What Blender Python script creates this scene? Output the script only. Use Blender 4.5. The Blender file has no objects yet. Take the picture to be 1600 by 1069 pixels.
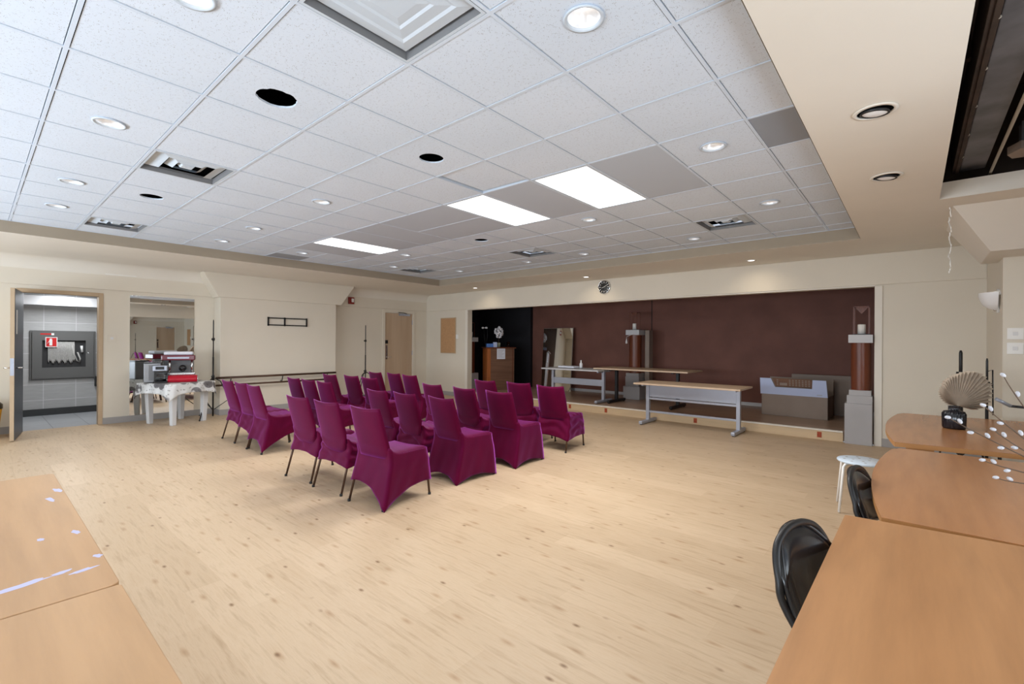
import bpy, bmesh, math, random
from mathutils import Vector, Matrix
random.seed(7)
PI = math.pi
SC = bpy.context.scene
COL = SC.collection
R = math.radians

# ------------------------------------------------------------------ camera, view, world, large lights
CAMZ = 1.475
FPX, YAW, PITCH, ROLL = 728.161, 0.710940704, 0.000655797, 0.006458074
_cy, _sy, _cp, _sp = math.cos(YAW), math.sin(YAW), math.cos(PITCH), math.sin(PITCH)
FW = Vector((-_sy * _cp, _cy * _cp, _sp))
_r = Vector((_cy, _sy, 0)); _u = _r.cross(FW)
RT = math.cos(ROLL) * _r + math.sin(ROLL) * _u
UP = -math.sin(ROLL) * _r + math.cos(ROLL) * _u
cd = bpy.data.cameras.new('camera'); cam = bpy.data.objects.new('camera', cd); COL.objects.link(cam)
cd.sensor_width = 36; cd.sensor_fit = 'HORIZONTAL'; cd.lens = FPX / 1600 * 36; cd.clip_start = .05; cd.clip_end = 100
M = Matrix((RT, UP, -FW)).transposed().to_4x4(); M.translation = (0, 0, CAMZ); cam.matrix_world = M
SC.camera = cam
SC.view_settings.view_transform = 'Standard'; SC.view_settings.look = 'None'
SC.view_settings.gamma = 1; SC.view_settings.use_curve_mapping = False
SC.view_settings.exposure = -0.56

wd = bpy.data.worlds.new('daylight'); SC.world = wd; wd.use_nodes = True
wd.node_tree.nodes['Background'].inputs[0].default_value = (.75, .85, 1, 1)
wd.node_tree.nodes['Background'].inputs[1].default_value = 1.2

def area(name, loc, rot, sx, sy, power, color=(1, 1, 1), shape='RECTANGLE', spread=PI):
    d = bpy.data.lights.new(name, 'AREA'); d.shape = shape; d.size = sx; d.size_y = sy; d.energy = power; d.color = color; d.spread = spread
    o = bpy.data.objects.new(name, d); COL.objects.link(o); o.location = loc; o.rotation_euler = rot
    return o

# the room in metres: x along the stage wall, y towards the stage, z up
XL, XR, YF, YB = -10.69, 1.05, 8.61, -2.6
CE, ZS = 2.943, 2.798          # tile ceiling and the lower plaster soffit around it
GX, GY, T = -2.0387, 1.5058, .6  # ceiling grid
RX0, RX1, RY0, RY1 = -8.52, -.505, -1.5, 7.24   # recess of the tiled ceiling
SF = .155                      # stage floor height
YS = 10.88                     # back wall of the stage
# unseen area lights added behind the camera, aimed up to brighten the ceiling
for wx in (-8.4, -5.2, -2.0):
    area('window_daylight', (wx, YB - .45, 1.25), (R(128), 0, 0), 2.3, 1.5, 255, (.78, .89, 1.0))

area('added_side_light', (XR + .45, -1.0, 1.2), (R(128), 0, R(90)), 2.2, 1.5, 150, (.78, .90, 1.0))  # unseen side light added to brighten the chairs' flanks
area('added_side_light', (XR + .45, 2.0, 1.2), (R(108), 0, R(90)), 2.2, 1.5, 60, (.84, .93, 1.0))  # second unseen side light, added to lift the dark soffit and pier end

# ------------------------------------------------------------------ materials
MATS = {}
def mat(name, col=(.8, .8, .8), rough=.6, metal=0., spec=.5, emit=None, estr=0., coat=0., trans=0., sheen=0., sheen_tint=(1, 1, 1), alpha=1., ior=1.45):
    m = bpy.data.materials.new(name); m.use_nodes = True
    b = m.node_tree.nodes['Principled BSDF']
    b.inputs['Base Color'].default_value = (*col, 1); b.inputs['Roughness'].default_value = rough
    b.inputs['Metallic'].default_value = metal; b.inputs['Specular IOR Level'].default_value = spec
    b.inputs['Coat Weight'].default_value = coat; b.inputs['Coat Roughness'].default_value = .15
    b.inputs['Transmission Weight'].default_value = trans; b.inputs['IOR'].default_value = ior
    b.inputs['Sheen Weight'].default_value = sheen; b.inputs['Sheen Tint'].default_value = (*sheen_tint, 1)
    if emit: b.inputs['Emission Color'].default_value = (*emit, 1); b.inputs['Emission Strength'].default_value = estr
    MATS[name] = m
    return m
def nodes(m): return m.node_tree.nodes, m.node_tree.links, m.node_tree.nodes['Principled BSDF']
def N(m, t, **kw):
    n = m.node_tree.nodes.new(t)
    for k, v in kw.items():
        if k in n.inputs.keys() if hasattr(n.inputs, 'keys') else False: n.inputs[k].default_value = v
        else: setattr(n, k, v)
    return n
def coord(m, scale=(1, 1, 1), rot=(0, 0, 0), loc=(0, 0, 0)):
    tc = N(m, 'ShaderNodeTexCoord'); mp = N(m, 'ShaderNodeMapping')
    mp.inputs['Scale'].default_value = scale; mp.inputs['Rotation'].default_value = rot; mp.inputs['Location'].default_value = loc
    m.node_tree.links.new(tc.outputs['Object'], mp.inputs['Vector'])
    return mp.outputs['Vector']
def ramp(m, src, stops):
    n = N(m, 'ShaderNodeValToRGB'); e = n.color_ramp.elements
    while len(e) < len(stops): e.new(.5)
    for i, (p, c) in enumerate(stops): e[i].position = p; e[i].color = (*c, 1) if len(c) == 3 else c
    m.node_tree.links.new(src, n.inputs[0]); return n.outputs[0]
def mix(m, a, b, f, mode='MIX'):
    n = N(m, 'ShaderNodeMix'); n.data_type = 'RGBA'; n.blend_type = mode
    L = m.node_tree.links
    for s, i in ((f, 0), (a, 6), (b, 7)):
        if hasattr(s, 'is_output') or hasattr(s, 'links'): L.new(s, n.inputs[i])
        else: n.inputs[i].default_value = s if i == 0 else (*s, 1)
    return n.outputs[2]
def bump(m, h, s=.2, d=.01):
    n = N(m, 'ShaderNodeBump'); n.inputs['Strength'].default_value = s; n.inputs['Distance'].default_value = d
    m.node_tree.links.new(h, n.inputs['Height']); m.node_tree.links.new(n.outputs[0], m.node_tree.nodes['Principled BSDF'].inputs['Normal'])
def base(m, c): m.node_tree.links.new(c, m.node_tree.nodes['Principled BSDF'].inputs['Base Color'])
def noise(m, vec, scale=5, detail=4, rough=.5):
    n = N(m, 'ShaderNodeTexNoise'); n.inputs['Scale'].default_value = scale; n.inputs['Detail'].default_value = detail; n.inputs['Roughness'].default_value = rough
    m.node_tree.links.new(vec, n.inputs['Vector']); return n.outputs[0]
def tone(name, c, amt=.06, scale=3, rough=.6, **kw):
    m = mat(name, c, rough, **kw); f = noise(m, coord(m), scale, 5)
    lo = tuple(x * (1 - amt) for x in c); hi = tuple(min(1, x * (1 + amt)) for x in c)
    base(m, ramp(m, f, [(.3, lo), (.7, hi)])); return m

WALL = tone('cream_paint', (.72, .66, .56), .02, 1.5, .7)
SOFF = tone('cream_soffit_paint', (.78, .735, .66), .02, 1.5, .7)
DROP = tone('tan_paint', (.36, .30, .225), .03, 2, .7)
WHITEP = tone('white_paint', (.80, .78, .74), .02, 4, .5)
# ceiling tile: white with small dark fissures
TILE = mat('mineral_tile', (.74, .75, .78), .95, spec=.1)
v = coord(TILE)
vo = N(TILE, 'ShaderNodeTexVoronoi'); vo.inputs['Scale'].default_value = 170; vo.inputs['Randomness'].default_value = 1
TILE.node_tree.links.new(v, vo.inputs['Vector'])
dots = ramp(TILE, vo.outputs['Distance'], [(.0, (0, 0, 0)), (.24, (0, 0, 0)), (.32, (1, 1, 1))])
sel = ramp(TILE, noise(TILE, v, 60, 2), [(.50, (1, 1, 1)), (.62, (0, 0, 0))])
msk = mix(TILE, dots, (1, 1, 1), sel)
base(TILE, mix(TILE, (.30, .31, .33), ramp(TILE, noise(TILE, v, 1.2, 3), [(.3, (.65, .725, .83)), (.7, (.69, .76, .865))]), msk))
GRID = mat('white_ceiling_bar', (.62, .69, .79), 1, spec=.05)
VENTM = mat('white_enamel_metal', (.58, .65, .73), .5)
VENTD = mat('grey_duct_metal', (.20, .20, .205), .6)
BLACKV = mat('black_void', (.006, .006, .006), 1, spec=0)
# perforated grille panel
PERF = mat('perforated_grille', (.4, .4, .41), .6)
v = coord(PERF)
vo = N(PERF, 'ShaderNodeTexVoronoi'); vo.inputs['Scale'].default_value = 62; vo.inputs['Randomness'].default_value = 0
PERF.node_tree.links.new(v, vo.inputs['Vector'])
base(PERF, ramp(PERF, vo.outputs['Distance'], [(.30, (.16, .18, .21)), (.36, (.50, .55, .63))]))
PERFD = mat('dark_perforated_grille', (.2, .2, .21), .6)
v = coord(PERFD)
vo = N(PERFD, 'ShaderNodeTexVoronoi'); vo.inputs['Scale'].default_value = 62; vo.inputs['Randomness'].default_value = 0
PERFD.node_tree.links.new(v, vo.inputs['Vector'])
base(PERFD, ramp(PERFD, vo.outputs['Distance'], [(.34, (.08, .09, .105)), (.42, (.30, .33, .38))]))
LAMPW = mat('lamp_diffuser', (1, 1, 1), .4, emit=(1, .99, .97), estr=4.5)
TROFF = mat('troffer_diffuser', (1, 1, 1), .5, emit=(1, .995, .98), estr=3.2)
CANW = mat('can_reflector', (.85, .85, .86), .25, metal=.3)
# floor: pale knotty laminate, boards along x, 0.2 m wide
FLOOR = mat('pale_oak_laminate', (.7, .55, .38), .42, spec=.35)
L = FLOOR.node_tree.links
tc = N(FLOOR, 'ShaderNodeTexCoord'); mp = N(FLOOR, 'ShaderNodeMapping'); L.new(tc.outputs['Object'], mp.inputs['Vector'])
mp.inputs['Location'].default_value = (.33, -.013, 0)
br = N(FLOOR, 'ShaderNodeTexBrick'); L.new(mp.outputs[0], br.inputs['Vector'])
br.inputs['Scale'].default_value = 1; br.inputs['Brick Width'].default_value = 1.22; br.inputs['Row Height'].default_value = .2
br.inputs['Mortar Size'].default_value = .0011; br.inputs['Mortar Smooth'].default_value = .2; br.offset = .37; br.offset_frequency = 2
br.inputs['Color1'].default_value = (.515, .382, .252, 1); br.inputs['Color2'].default_value = (.575, .436, .297, 1); br.inputs['Mortar'].default_value = (.52, .38, .25, 1)
vg = coord(FLOOR, (1.3, 14, 1)); g1 = noise(FLOOR, vg, 2.2, 8, .6)
c1 = mix(FLOOR, br.outputs['Color'], ramp(FLOOR, g1, [(.3, (.80, .76, .70)), (.50, (1, 1, 1)), (.75, (.90, .86, .81))]), 1.0, 'MULTIPLY')
g2 = noise(FLOOR, coord(FLOOR, (2.2, 30, 1), loc=(3, 1, 0)), 7, 6, .7)
c2 = mix(FLOOR, c1, ramp(FLOOR, g2, [(.32, (.78, .70, .60)), (.45, (1, 1, 1))]), .4, 'MULTIPLY')
vk = N(FLOOR, 'ShaderNodeTexVoronoi'); vk.voronoi_dimensions = '2D'; vk.inputs['Scale'].default_value = 3.4; L.new(coord(FLOOR, (.62, 1.25, 1), loc=(.4, .2, 0)), vk.inputs['Vector'])
kn = ramp(FLOOR, vk.outputs['Distance'], [(.0, (.20, .13, .08)), (.020, (.36, .25, .15)), (.060, (1, 1, 1))])
vk2 = N(FLOOR, 'ShaderNodeTexVoronoi'); vk2.voronoi_dimensions = '2D'; vk2.inputs['Scale'].default_value = 3.6; L.new(coord(FLOOR, (.45, 1.5, 1), loc=(1.4, 5.2, 0)), vk2.inputs['Vector'])
kn2 = ramp(FLOOR, vk2.outputs['Distance'], [(.0, (.55, .42, .30)), (.03, (.72, .60, .48)), (.10, (1, 1, 1))])
ks = ramp(FLOOR, noise(FLOOR, coord(FLOOR, loc=(9, 4, 0)), 3.3, 2), [(.46, (0, 0, 0)), (.56, (1, 1, 1))])
kn = mix(FLOOR, (1, 1, 1), kn, ks)
c3 = mix(FLOOR, mix(FLOOR, c2, kn, .8, 'MULTIPLY'), kn2, .6, 'MULTIPLY')
base(FLOOR, c3)

def wood(name, c, dark=.72, along='y', scale=1., rough=.35, spec=.4, coat=0.):
    m = mat(name, c, rough, spec=spec, coat=coat)
    s = {'x': (1.1, 12, 12), 'y': (12, 1.1, 12), 'z': (12, 12, 1.1)}[along]
    v = coord(m, tuple(q * scale for q in s)); f = noise(m, v, 1.6, 7, .6)
    w = noise(m, coord(m, tuple(q * scale * .22 for q in s)), 2, 3)
    a = ramp(m, f, [(.3, tuple(x * dark for x in c)), (.6, c)])
    base(m, mix(m, a, ramp(m, w, [(.35, (.86, .82, .78)), (.65, (1, 1, 1))]), .8, 'MULTIPLY')); return m
BEECHY = wood('beech_laminate', (.50, .252, .11), .84, 'y', 1, .38, coat=.05)
BEECHG = wood('glossy_beech_laminate', (.47, .212, .085), .84, 'y', 1, .24, spec=.6)
BEECHX = wood('worn_beech_laminate', (.53, .32, .165), .86, 'x', .8, .4)
EDGE = tone('beech_edge', (.42, .20, .07), .05, 8, .4)
MAPLE = wood('pale_maple_laminate', (.66, .50, .36), .9, 'x', 1, .4)
SHEDGE = wood('lectern_orange_wood', (.42, .13, .035), .8, 'z', 1, .4)
LECT = wood('lectern_brown_veneer', (.20, .10, .06), .75, 'x', 1, .45)
COLW = wood('red_brown_column_veneer', (.17, .048, .022), .7, 'z', 1, .3)
PLY = wood('pine_plywood', (.66, .50, .32), .9, 'x', .7, .6)
STFL = wood('stage_laminate', (.44, .30, .21), .78, 'x', .9, .3)
DOORW = wood('pale_door_veneer', (.56, .42, .30), .94, 'z', .7, .5)
DOORT = tone('tan_steel', (.50, .37, .24), .05, 5, .5)
BROWN = tone('brown_stage_panel', (.185, .080, .060), .12, 2, .6, spec=.25)
DARKP = mat('dark_stage_corner', (.012, .011, .014), .8)  # near-black colour for one stage end and the back wall joint
GREYC = tone('grey_carton', (.42, .41, .42), .04, 3, .7)
GREYK = tone('light_grey_board', (.55, .55, .57), .04, 3, .6)
KRAFT = tone('grey_brown_cardboard', (.27, .215, .18), .05, 4, .8)
STEEL = tone('silver_painted_steel', (.42, .45, .53), .03, 6, .35, metal=.3)
CHROME = mat('chrome', (.75, .75, .76), .15, metal=1)
BLACKM = mat('black_powder_coat', (.012, .012, .013), .4)
BLACKP = mat('black_glossy_vinyl', (.010, .010, .012), .18, spec=.6)
BLACKG = mat('black_glazed_ceramic', (.006, .007, .012), .12, spec=.7)
LEGBR = mat('brown_chair_leg', (.085, .045, .028), .35, metal=.5)
RUBBER = mat('rubber_foot', (.02, .02, .02), .7)
MIRROR = mat('mirror_glass', (.86, .89, .90), .01, metal=1)
GLASS = mat('clear_glass', (1, 1, 1), .02, trans=1, ior=1.15)
FROST = mat('frosted_glass', (.86, .86, .87), .35)
WHITEPL = mat('white_plastic', (.74, .74, .74), .4)
GREYPL = mat('translucent_grey_plastic', (.62, .62, .63), .5)
CREAMPL = mat('cream_switch_plastic', (.88, .87, .84), .4)
DKDOOR = tone('blue_grey_door_paint', (.06, .068, .085), .08, 4, .4)
CORK = tone('cork_board', (.50, .29, .145), .08, 25, .9)
BRUSH = mat('brushed_dark_metal', (.24, .24, .25), .35, metal=.6)
YELLOW = mat('yellow_plastic', (.75, .42, .01), .4)
REDG = mat('red_gloss_enamel', (.42, .004, .02), .22)
BURG = mat('burgundy_enamel', (.14, .005, .02), .25, coat=.5)
TAPE = tone('orange_red_tape', (.36, .06, .02), .3, 40, .6)
REDS = mat('red_sign', (.55, .01, .01), .5)
PAPER = tone('white_paper', (.72, .73, .80), .02, 10, .8)
PALEB = mat('pale_blue_white_card', (.50, .57, .80), .7)
GRBASE = mat('grey_vinyl_base', (.36, .34, .33), .6)
TILEB = mat('black_base_tile', (.03, .031, .033), .4)
CANDLE = mat('white_wax', (.80, .78, .74), .5)
BLUEB = mat('blue_tissue_box', (.10, .22, .55), .6)
TERR = mat('pale_green_pot', (.40, .42, .30), .6)
PETAL = mat('white_petals', (.80, .78, .80), .8)
PALM = tone('dried_palm', (.50, .41, .32), .14, 12, .85)
TWIG = mat('brown_twig', (.10, .062, .04), .8)
CATK = tone('grey_white_catkin', (.52, .52, .56), .25, 160, .9)
HOSE = tone('canvas_hose', (.42, .41, .40), .1, 30, .9)
CABG = mat('dark_grey_cabinet', (.11, .11, .11), .45)
INNER = mat('cabinet_interior', (.03, .03, .032), .8)
DUCT = tone('black_painted_duct', (.14, .14, .155), .45, 3, .55)
JOIST = tone('dark_timber', (.055, .035, .025), .3, 6, .8)
PVC = mat('dusty_conduit', (.50, .46, .40), .6)
BEIGEF = tone('beige_fabric', (.55, .46, .38), .1, 9, .9)
LILAC = mat('lilac_scuff', (.50, .50, .70), .5)  # lilac tone of the scuff marks on the worn table

# grey wall tiles of the corridor
CTILE = mat('grey_stone_tile', (.33, .34, .37), .35)
L = CTILE.node_tree.links; tc = N(CTILE, 'ShaderNodeTexCoord'); mp = N(CTILE, 'ShaderNodeMapping'); L.new(tc.outputs['Object'], mp.inputs[0])
mp.inputs['Rotation'].default_value = (0, R(90), R(0))
sx = N(CTILE, 'ShaderNodeSeparateXYZ'); cx = N(CTILE, 'ShaderNodeCombineXYZ'); L.new(tc.outputs['Object'], sx.inputs[0]); L.new(sx.outputs[1], cx.inputs[0]); L.new(sx.outputs[2], cx.inputs[1])
br = N(CTILE, 'ShaderNodeTexBrick'); L.new(cx.outputs[0], br.inputs['Vector']); br.offset = 0
br.inputs['Scale'].default_value = 1; br.inputs['Brick Width'].default_value = .46; br.inputs['Row Height'].default_value = .30; br.inputs['Mortar Size'].default_value = .005
br.inputs['Color1'].default_value = (.40, .40, .405, 1); br.inputs['Color2'].default_value = (.45, .45, .455, 1); br.inputs['Mortar'].default_value = (.62, .62, .64, 1)
st = noise(CTILE, coord(CTILE, (1, 2, 40)), 3, 4)
base(CTILE, mix(CTILE, br.outputs['Color'], ramp(CTILE, st, [(.35, (.85, .85, .86)), (.65, (1, 1, 1))]), .8, 'MULTIPLY'))
CFLOOR = mat('grey_floor_tile', (.34, .36, .40), .3)
L = CFLOOR.node_tree.links; br = N(CFLOOR, 'ShaderNodeTexBrick'); L.new(coord(CFLOOR), br.inputs['Vector']); br.offset = 0
br.inputs['Scale'].default_value = 1; br.inputs['Brick Width'].default_value = .6; br.inputs['Row Height'].default_value = .45; br.inputs['Mortar Size'].default_value = .005
br.inputs['Color1'].default_value = (.34, .35, .37, 1); br.inputs['Color2'].default_value = (.38, .39, .41, 1); br.inputs['Mortar'].default_value = (.14, .15, .17, 1)
base(CFLOOR, br.outputs['Color'])
# stretch fabric of the chair covers
def velvet(name, c, sh):
    m = mat(name, c, .55, spec=.3, sheen=.68, sheen_tint=sh)
    b = m.node_tree.nodes['Principled BSDF']; b.inputs['Sheen Roughness'].default_value = .38
    b.inputs['Specular Tint'].default_value = (.8, .15, .8, 1)
    f = noise(m, coord(m, (1, 1, .4)), 9, 4)
    base(m, ramp(m, f, [(.3, tuple(x * .85 for x in c)), (.7, tuple(x * 1.1 for x in c))]))
    return m
FABRIC = velvet('burgundy_stretch_fabric', (.085, .002, .015), (.62, .13, .76))
# patterned tablecloth
CLOTH = mat('grey_flower_print_vinyl', (.7, .7, .7), .4)
v = coord(CLOTH); vo = N(CLOTH, 'ShaderNodeTexVoronoi'); vo.inputs['Scale'].default_value = 5; CLOTH.node_tree.links.new(v, vo.inputs['Vector'])
fl = ramp(CLOTH, vo.outputs['Distance'], [(.0, (.16, .15, .16)), (.40, (.26, .25, .26)), (.46, (1, 1, 1))])
vo2 = N(CLOTH, 'ShaderNodeTexVoronoi'); vo2.inputs['Scale'].default_value = 22; CLOTH.node_tree.links.new(v, vo2.inputs['Vector'])
fs = ramp(CLOTH, vo2.outputs['Distance'], [(.0, (.35, .35, .34)), (.22, (.45, .45, .44)), (.32, (1, 1, 1))])
sel = ramp(CLOTH, noise(CLOTH, v, 5, 2), [(.60, (0, 0, 0)), (.65, (1, 1, 1))])
base(CLOTH, mix(CLOTH, mix(CLOTH, (.64, .64, .64), fs, .8, 'MULTIPLY'), mix(CLOTH, fl, (1, 1, 1), sel), 1., 'MULTIPLY'))

# ------------------------------------------------------------------ mesh helpers
class MB:
    def __init__(s): s.v = []; s.f = []; s.sm = []
    def add(s, vs, fs, smooth=False):
        o = len(s.v); s.v += [tuple(q) for q in vs]; s.f += [tuple(i + o for i in f) for f in fs]; s.sm += [smooth] * len(fs); return s
    def box(s, x0, x1, y0, y1, z0, z1, m=None):
        vs = [Vector(p) for p in ((x0, y0, z0), (x1, y0, z0), (x1, y1, z0), (x0, y1, z0), (x0, y0, z1), (x1, y0, z1), (x1, y1, z1), (x0, y1, z1))]
        if m is not None: vs = [m @ q for q in vs]
        return s.add(vs, [(0, 3, 2, 1), (4, 5, 6, 7), (0, 1, 5, 4), (1, 2, 6, 5), (2, 3, 7, 6), (3, 0, 4, 7)])
    def tube(s, pts, r, n=10, cap=True, smooth=True):
        pts = [Vector(p) for p in pts]; k = len(pts); rr = r if isinstance(r, (list, tuple)) else [r] * k
        vs = []; ref = None
        for i, p in enumerate(pts):
            t = (pts[min(i + 1, k - 1)] - pts[max(i - 1, 0)]).normalized()
            if ref is None: ref = t.cross(Vector((0, 0, 1))) if abs(t.z) < .9 else t.cross(Vector((1, 0, 0)))
            ref = (ref - t * ref.dot(t)).normalized(); b = t.cross(ref)
            vs += [p + rr[i] * (math.cos(2 * PI * j / n) * ref + math.sin(2 * PI * j / n) * b) for j in range(n)]
        fs = [(i * n + j, i * n + (j + 1) % n, (i + 1) * n + (j + 1) % n, (i + 1) * n + j) for i in range(k - 1) for j in range(n)]
        s.add(vs, fs, smooth)
        if cap: s.add(vs[:n], [tuple(range(n))[::-1]]); s.add(vs[-n:], [tuple(range(n))])
        return s
    def lathe(s, prof, c=(0, 0, 0), n=32, smooth=True, m=None, rib=0, ribn=0):
        vs = []
        for (r, z) in prof:
            for j in range(n):
                a = 2 * PI * j / n; q = r * (1 + rib * math.cos(ribn * a)) if rib else r
                p = Vector((q * math.cos(a), q * math.sin(a), z))
                if m is not None: p = m @ p
                vs.append(p + Vector(c))
        fs = [(i * n + j, i * n + (j + 1) % n, (i + 1) * n + (j + 1) % n, (i + 1) * n + j) for i in range(len(prof) - 1) for j in range(n)]
        return s.add(vs, fs, smooth)
    def prism(s, poly, d0, d1, axis='z', m=None):
        # poly: 2-D outline; axis z -> (x,y), x -> (y,z), y -> (x,z)
        def P(a, b, d): return Vector({'z': (a, b, d), 'x': (d, a, b), 'y': (a, d, b)}[axis])
        n = len(poly); vs = [P(a, b, d0) for a, b in poly] + [P(a, b, d1) for a, b in poly]
        if m is not None: vs = [m @ q for q in vs]
        return s.add(vs, [tuple(range(n))[::-1], tuple(range(n, 2 * n))] + [(i, (i + 1) % n, n + (i + 1) % n, n + i) for i in range(n)])
    def grid(s, fn, nu, nv, smooth=True):
        vs = [fn(u / nu, w / nv) for w in range(nv + 1) for u in range(nu + 1)]
        fs = [(w * (nu + 1) + u, w * (nu + 1) + u + 1, (w + 1) * (nu + 1) + u + 1, (w + 1) * (nu + 1) + u) for w in range(nv) for u in range(nu)]
        return s.add(vs, fs, smooth)
    def ball(s, c, r, sc=(1, 1, 1), n=10, m=None):
        vs = []
        for i in range(n + 1):
            for j in range(n):
                a = PI * i / n; b = 2 * PI * j / n
                p = Vector((r * sc[0] * math.sin(a) * math.cos(b), r * sc[1] * math.sin(a) * math.sin(b), r * sc[2] * math.cos(a)))
                if m is not None: p = m @ p
                vs.append(p + Vector(c))
        fs = [(i * n + j, (i + 1) * n + j, (i + 1) * n + (j + 1) % n, i * n + (j + 1) % n) for i in range(n) for j in range(n)]
        return s.add(vs, fs, True)
    def build(s, name, m, parent=None, bevel=0, seg=2, recalc=True, auto=False):
        me = bpy.data.meshes.new(name); me.from_pydata([tuple(p) for p in s.v], [], s.f)
        for i, p in enumerate(me.polygons): p.use_smooth = s.sm[i]
        if recalc:
            bm = bmesh.new(); bm.from_mesh(me); bmesh.ops.remove_doubles(bm, verts=bm.verts, dist=1e-5)
            bmesh.ops.recalc_face_normals(bm, faces=bm.faces); bm.to_mesh(me); bm.free()
        me.materials.append(m)
        o = bpy.data.objects.new(name, me); COL.objects.link(o)
        if parent is not None: o.parent = parent
        if bevel:
            b = o.modifiers.new('edge', 'BEVEL'); b.width = bevel; b.segments = seg; b.limit_method = 'ANGLE'; b.angle_limit = R(40)
        return o
def box(name, m, x0, x1, y0, y1, z0, z1, parent=None, bevel=0): return MB().box(x0, x1, y0, y1, z0, z1).build(name, m, parent, bevel)
def struct(o): o['kind'] = 'structure'; return o
def tag(o, label, cat, group=None, kind=None):
    o['label'] = label; o['category'] = cat
    if group: o['group'] = group
    if kind: o['kind'] = kind
    return o
def empty(name, loc, rz=0, label=None, cat=None, group=None):
    o = bpy.data.objects.new(name, None); COL.objects.link(o); o.location = loc; o.rotation_euler = (0, 0, rz); o.empty_display_size = .1
    if label: tag(o, label, cat, group)
    return o
def T3(loc, rz=0, rx=0, ry=0): return Matrix.Translation(loc) @ Matrix.Rotation(rz, 4, 'Z') @ Matrix.Rotation(ry, 4, 'Y') @ Matrix.Rotation(rx, 4, 'X')

# ------------------------------------------------------------------ setting: floor and walls
struct(box('floor', FLOOR, XL - .1, XR + 1, YB - .1, YF + .02, -.1, 0))
struct(box('floor_corridor', CFLOOR, -12.95, XL - .1, -1.2, 3.2, -.1, -.002))
w = MB()
w.box(XL - .12, XL, YB, .52, 0, 3.1); w.box(XL - .12, XL, .52, 1.45, 2.24, 3.1); w.box(XL - .12, XL, 1.45, 7.2, 0, 3.1)
w.box(XL - .12, XL, 7.2, 8.12, 2.26, 3.1); w.box(XL - .12, XL, 8.12, YF + .15, 0, 3.1)
struct(w.build('wall_left', WALL))
# header band a few centimetres proud of the wall above door height, all along
struct(box('trim_1', WALL, XL, XL + .03, YB, YF, 2.345, ZS, bevel=.006))
w = MB(); OX0, OX1, OZ = -8.96, -.43, 2.325
w.box(XL, OX0, YF, YF + .15, 0, 3.1); w.box(OX0, OX1, YF, YF + .15, OZ, 3.1); w.box(OX1, .95, YF, YF + .15, 0, 3.1)
struct(w.build('wall_stage', WALL))
struct(box('trim_2', WALL, XL + .03, .72, YF - .03, YF, 2.345, ZS, bevel=.006))
w = MB(); w.box(XR, XR + .12, 3.15, 7.17, 0, 3.1); w.box(XR, XR + .12, YB, -2.15, 0, 3.1); w.box(XR, XR + .12, .15, .85, 0, 3.1); w.box(XR, XR + .12, -2.15, .15, 0, .75); w.box(XR, XR + .12, -2.15, .15, 2.3, 3.1); w.box(XR, XR + .12, .85, 3.15, 0, .75); w.box(XR, XR + .12, .85, 3.15, 2.3, 3.1)
struct(w.build('wall_right', WALL))
f = MB()
for q in (-2.15, -1.02, .1): f.box(XR + .03, XR + .08, q, q + .05, .75, 2.3)
for z in (.75, 2.25): f.box(XR + .03, XR + .08, -2.15, .15, z, z + .05)
struct(f.build('window_4', WHITEP))  # frame of an unseen window added for the first side light
f = MB()
for q in (.85, 1.98, 3.1): f.box(XR + .03, XR + .08, q, q + .05, .75, 2.3)
for z in (.75, 2.25): f.box(XR + .03, XR + .08, .85, 3.15, z, z + .05)
struct(f.build('window_5', WHITEP))  # frame of an unseen window added for the second side light
struct(box('wall_pier', WALL, .72, XR + .12, 7.17, YF, 0, 3.1))
w = MB()
added_wins = [(-9.6, -7.2), (-6.4, -4.0), (-3.2, -.8)]  # unseen openings added so the back lights reach the room
w.box(XL - .12, -9.6, YB - .12, YB, 0, 3.1); w.box(-7.2, -6.4, YB - .12, YB, 0, 3.1); w.box(-4, -3.2, YB - .12, YB, 0, 3.1); w.box(-.8, XR + .12, YB - .12, YB, 0, 3.1)
for a, b in added_wins: w.box(a, b, YB - .12, YB, 0, .75); w.box(a, b, YB - .12, YB, 2.35, 3.1)
struct(w.build('wall_back', WALL))
for i, (a, b) in enumerate(added_wins):
    f = MB()
    for q in (a, (a + b) / 2 - .02, b - .05): f.box(q, q + .05, YB - .08, YB - .03, .75, 2.35)
    for z in (.75, 2.3): f.box(a, b, YB - .08, YB - .03, z, z + .05)
    struct(f.build('window_%d' % (i + 1), WHITEP))  # frames of the added openings
# trims of the stage opening
t = MB(); t.box(OX0 - .09, OX0, YF - .02, YF, 0, OZ); t.box(OX1, OX1 + .09, YF - .02, YF, 0, OZ + .0)
struct(t.build('trim_3', SOFF, bevel=.004))
struct(MB().box(OX0 - .0, OX1, YF - .012, YF, OZ, 2.345).build('trim_4', SOFF))
# baseboards
struct(box('baseboard_left', GRBASE, XL, XL + .012, 1.5, 3.2, 0, .11)); struct(box('baseboard_left', GRBASE, XL, XL + .012, YB, .45, 0, .11))
struct(box('baseboard_left', GRBASE, XL, XL + .012, 5.62, 7.15, 0, .11))
struct(box('baseboard_stage', GRBASE, OX1 + .09, .72, YF - .012, YF, 0, .12)); struct(box('baseboard_stage', GRBASE, XL, OX0 - .09, YF - .012, YF, 0, .11))
struct(box('baseboard_right', GRBASE, .708, .72, 7.17, YF - .02, 0, .12))
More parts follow.
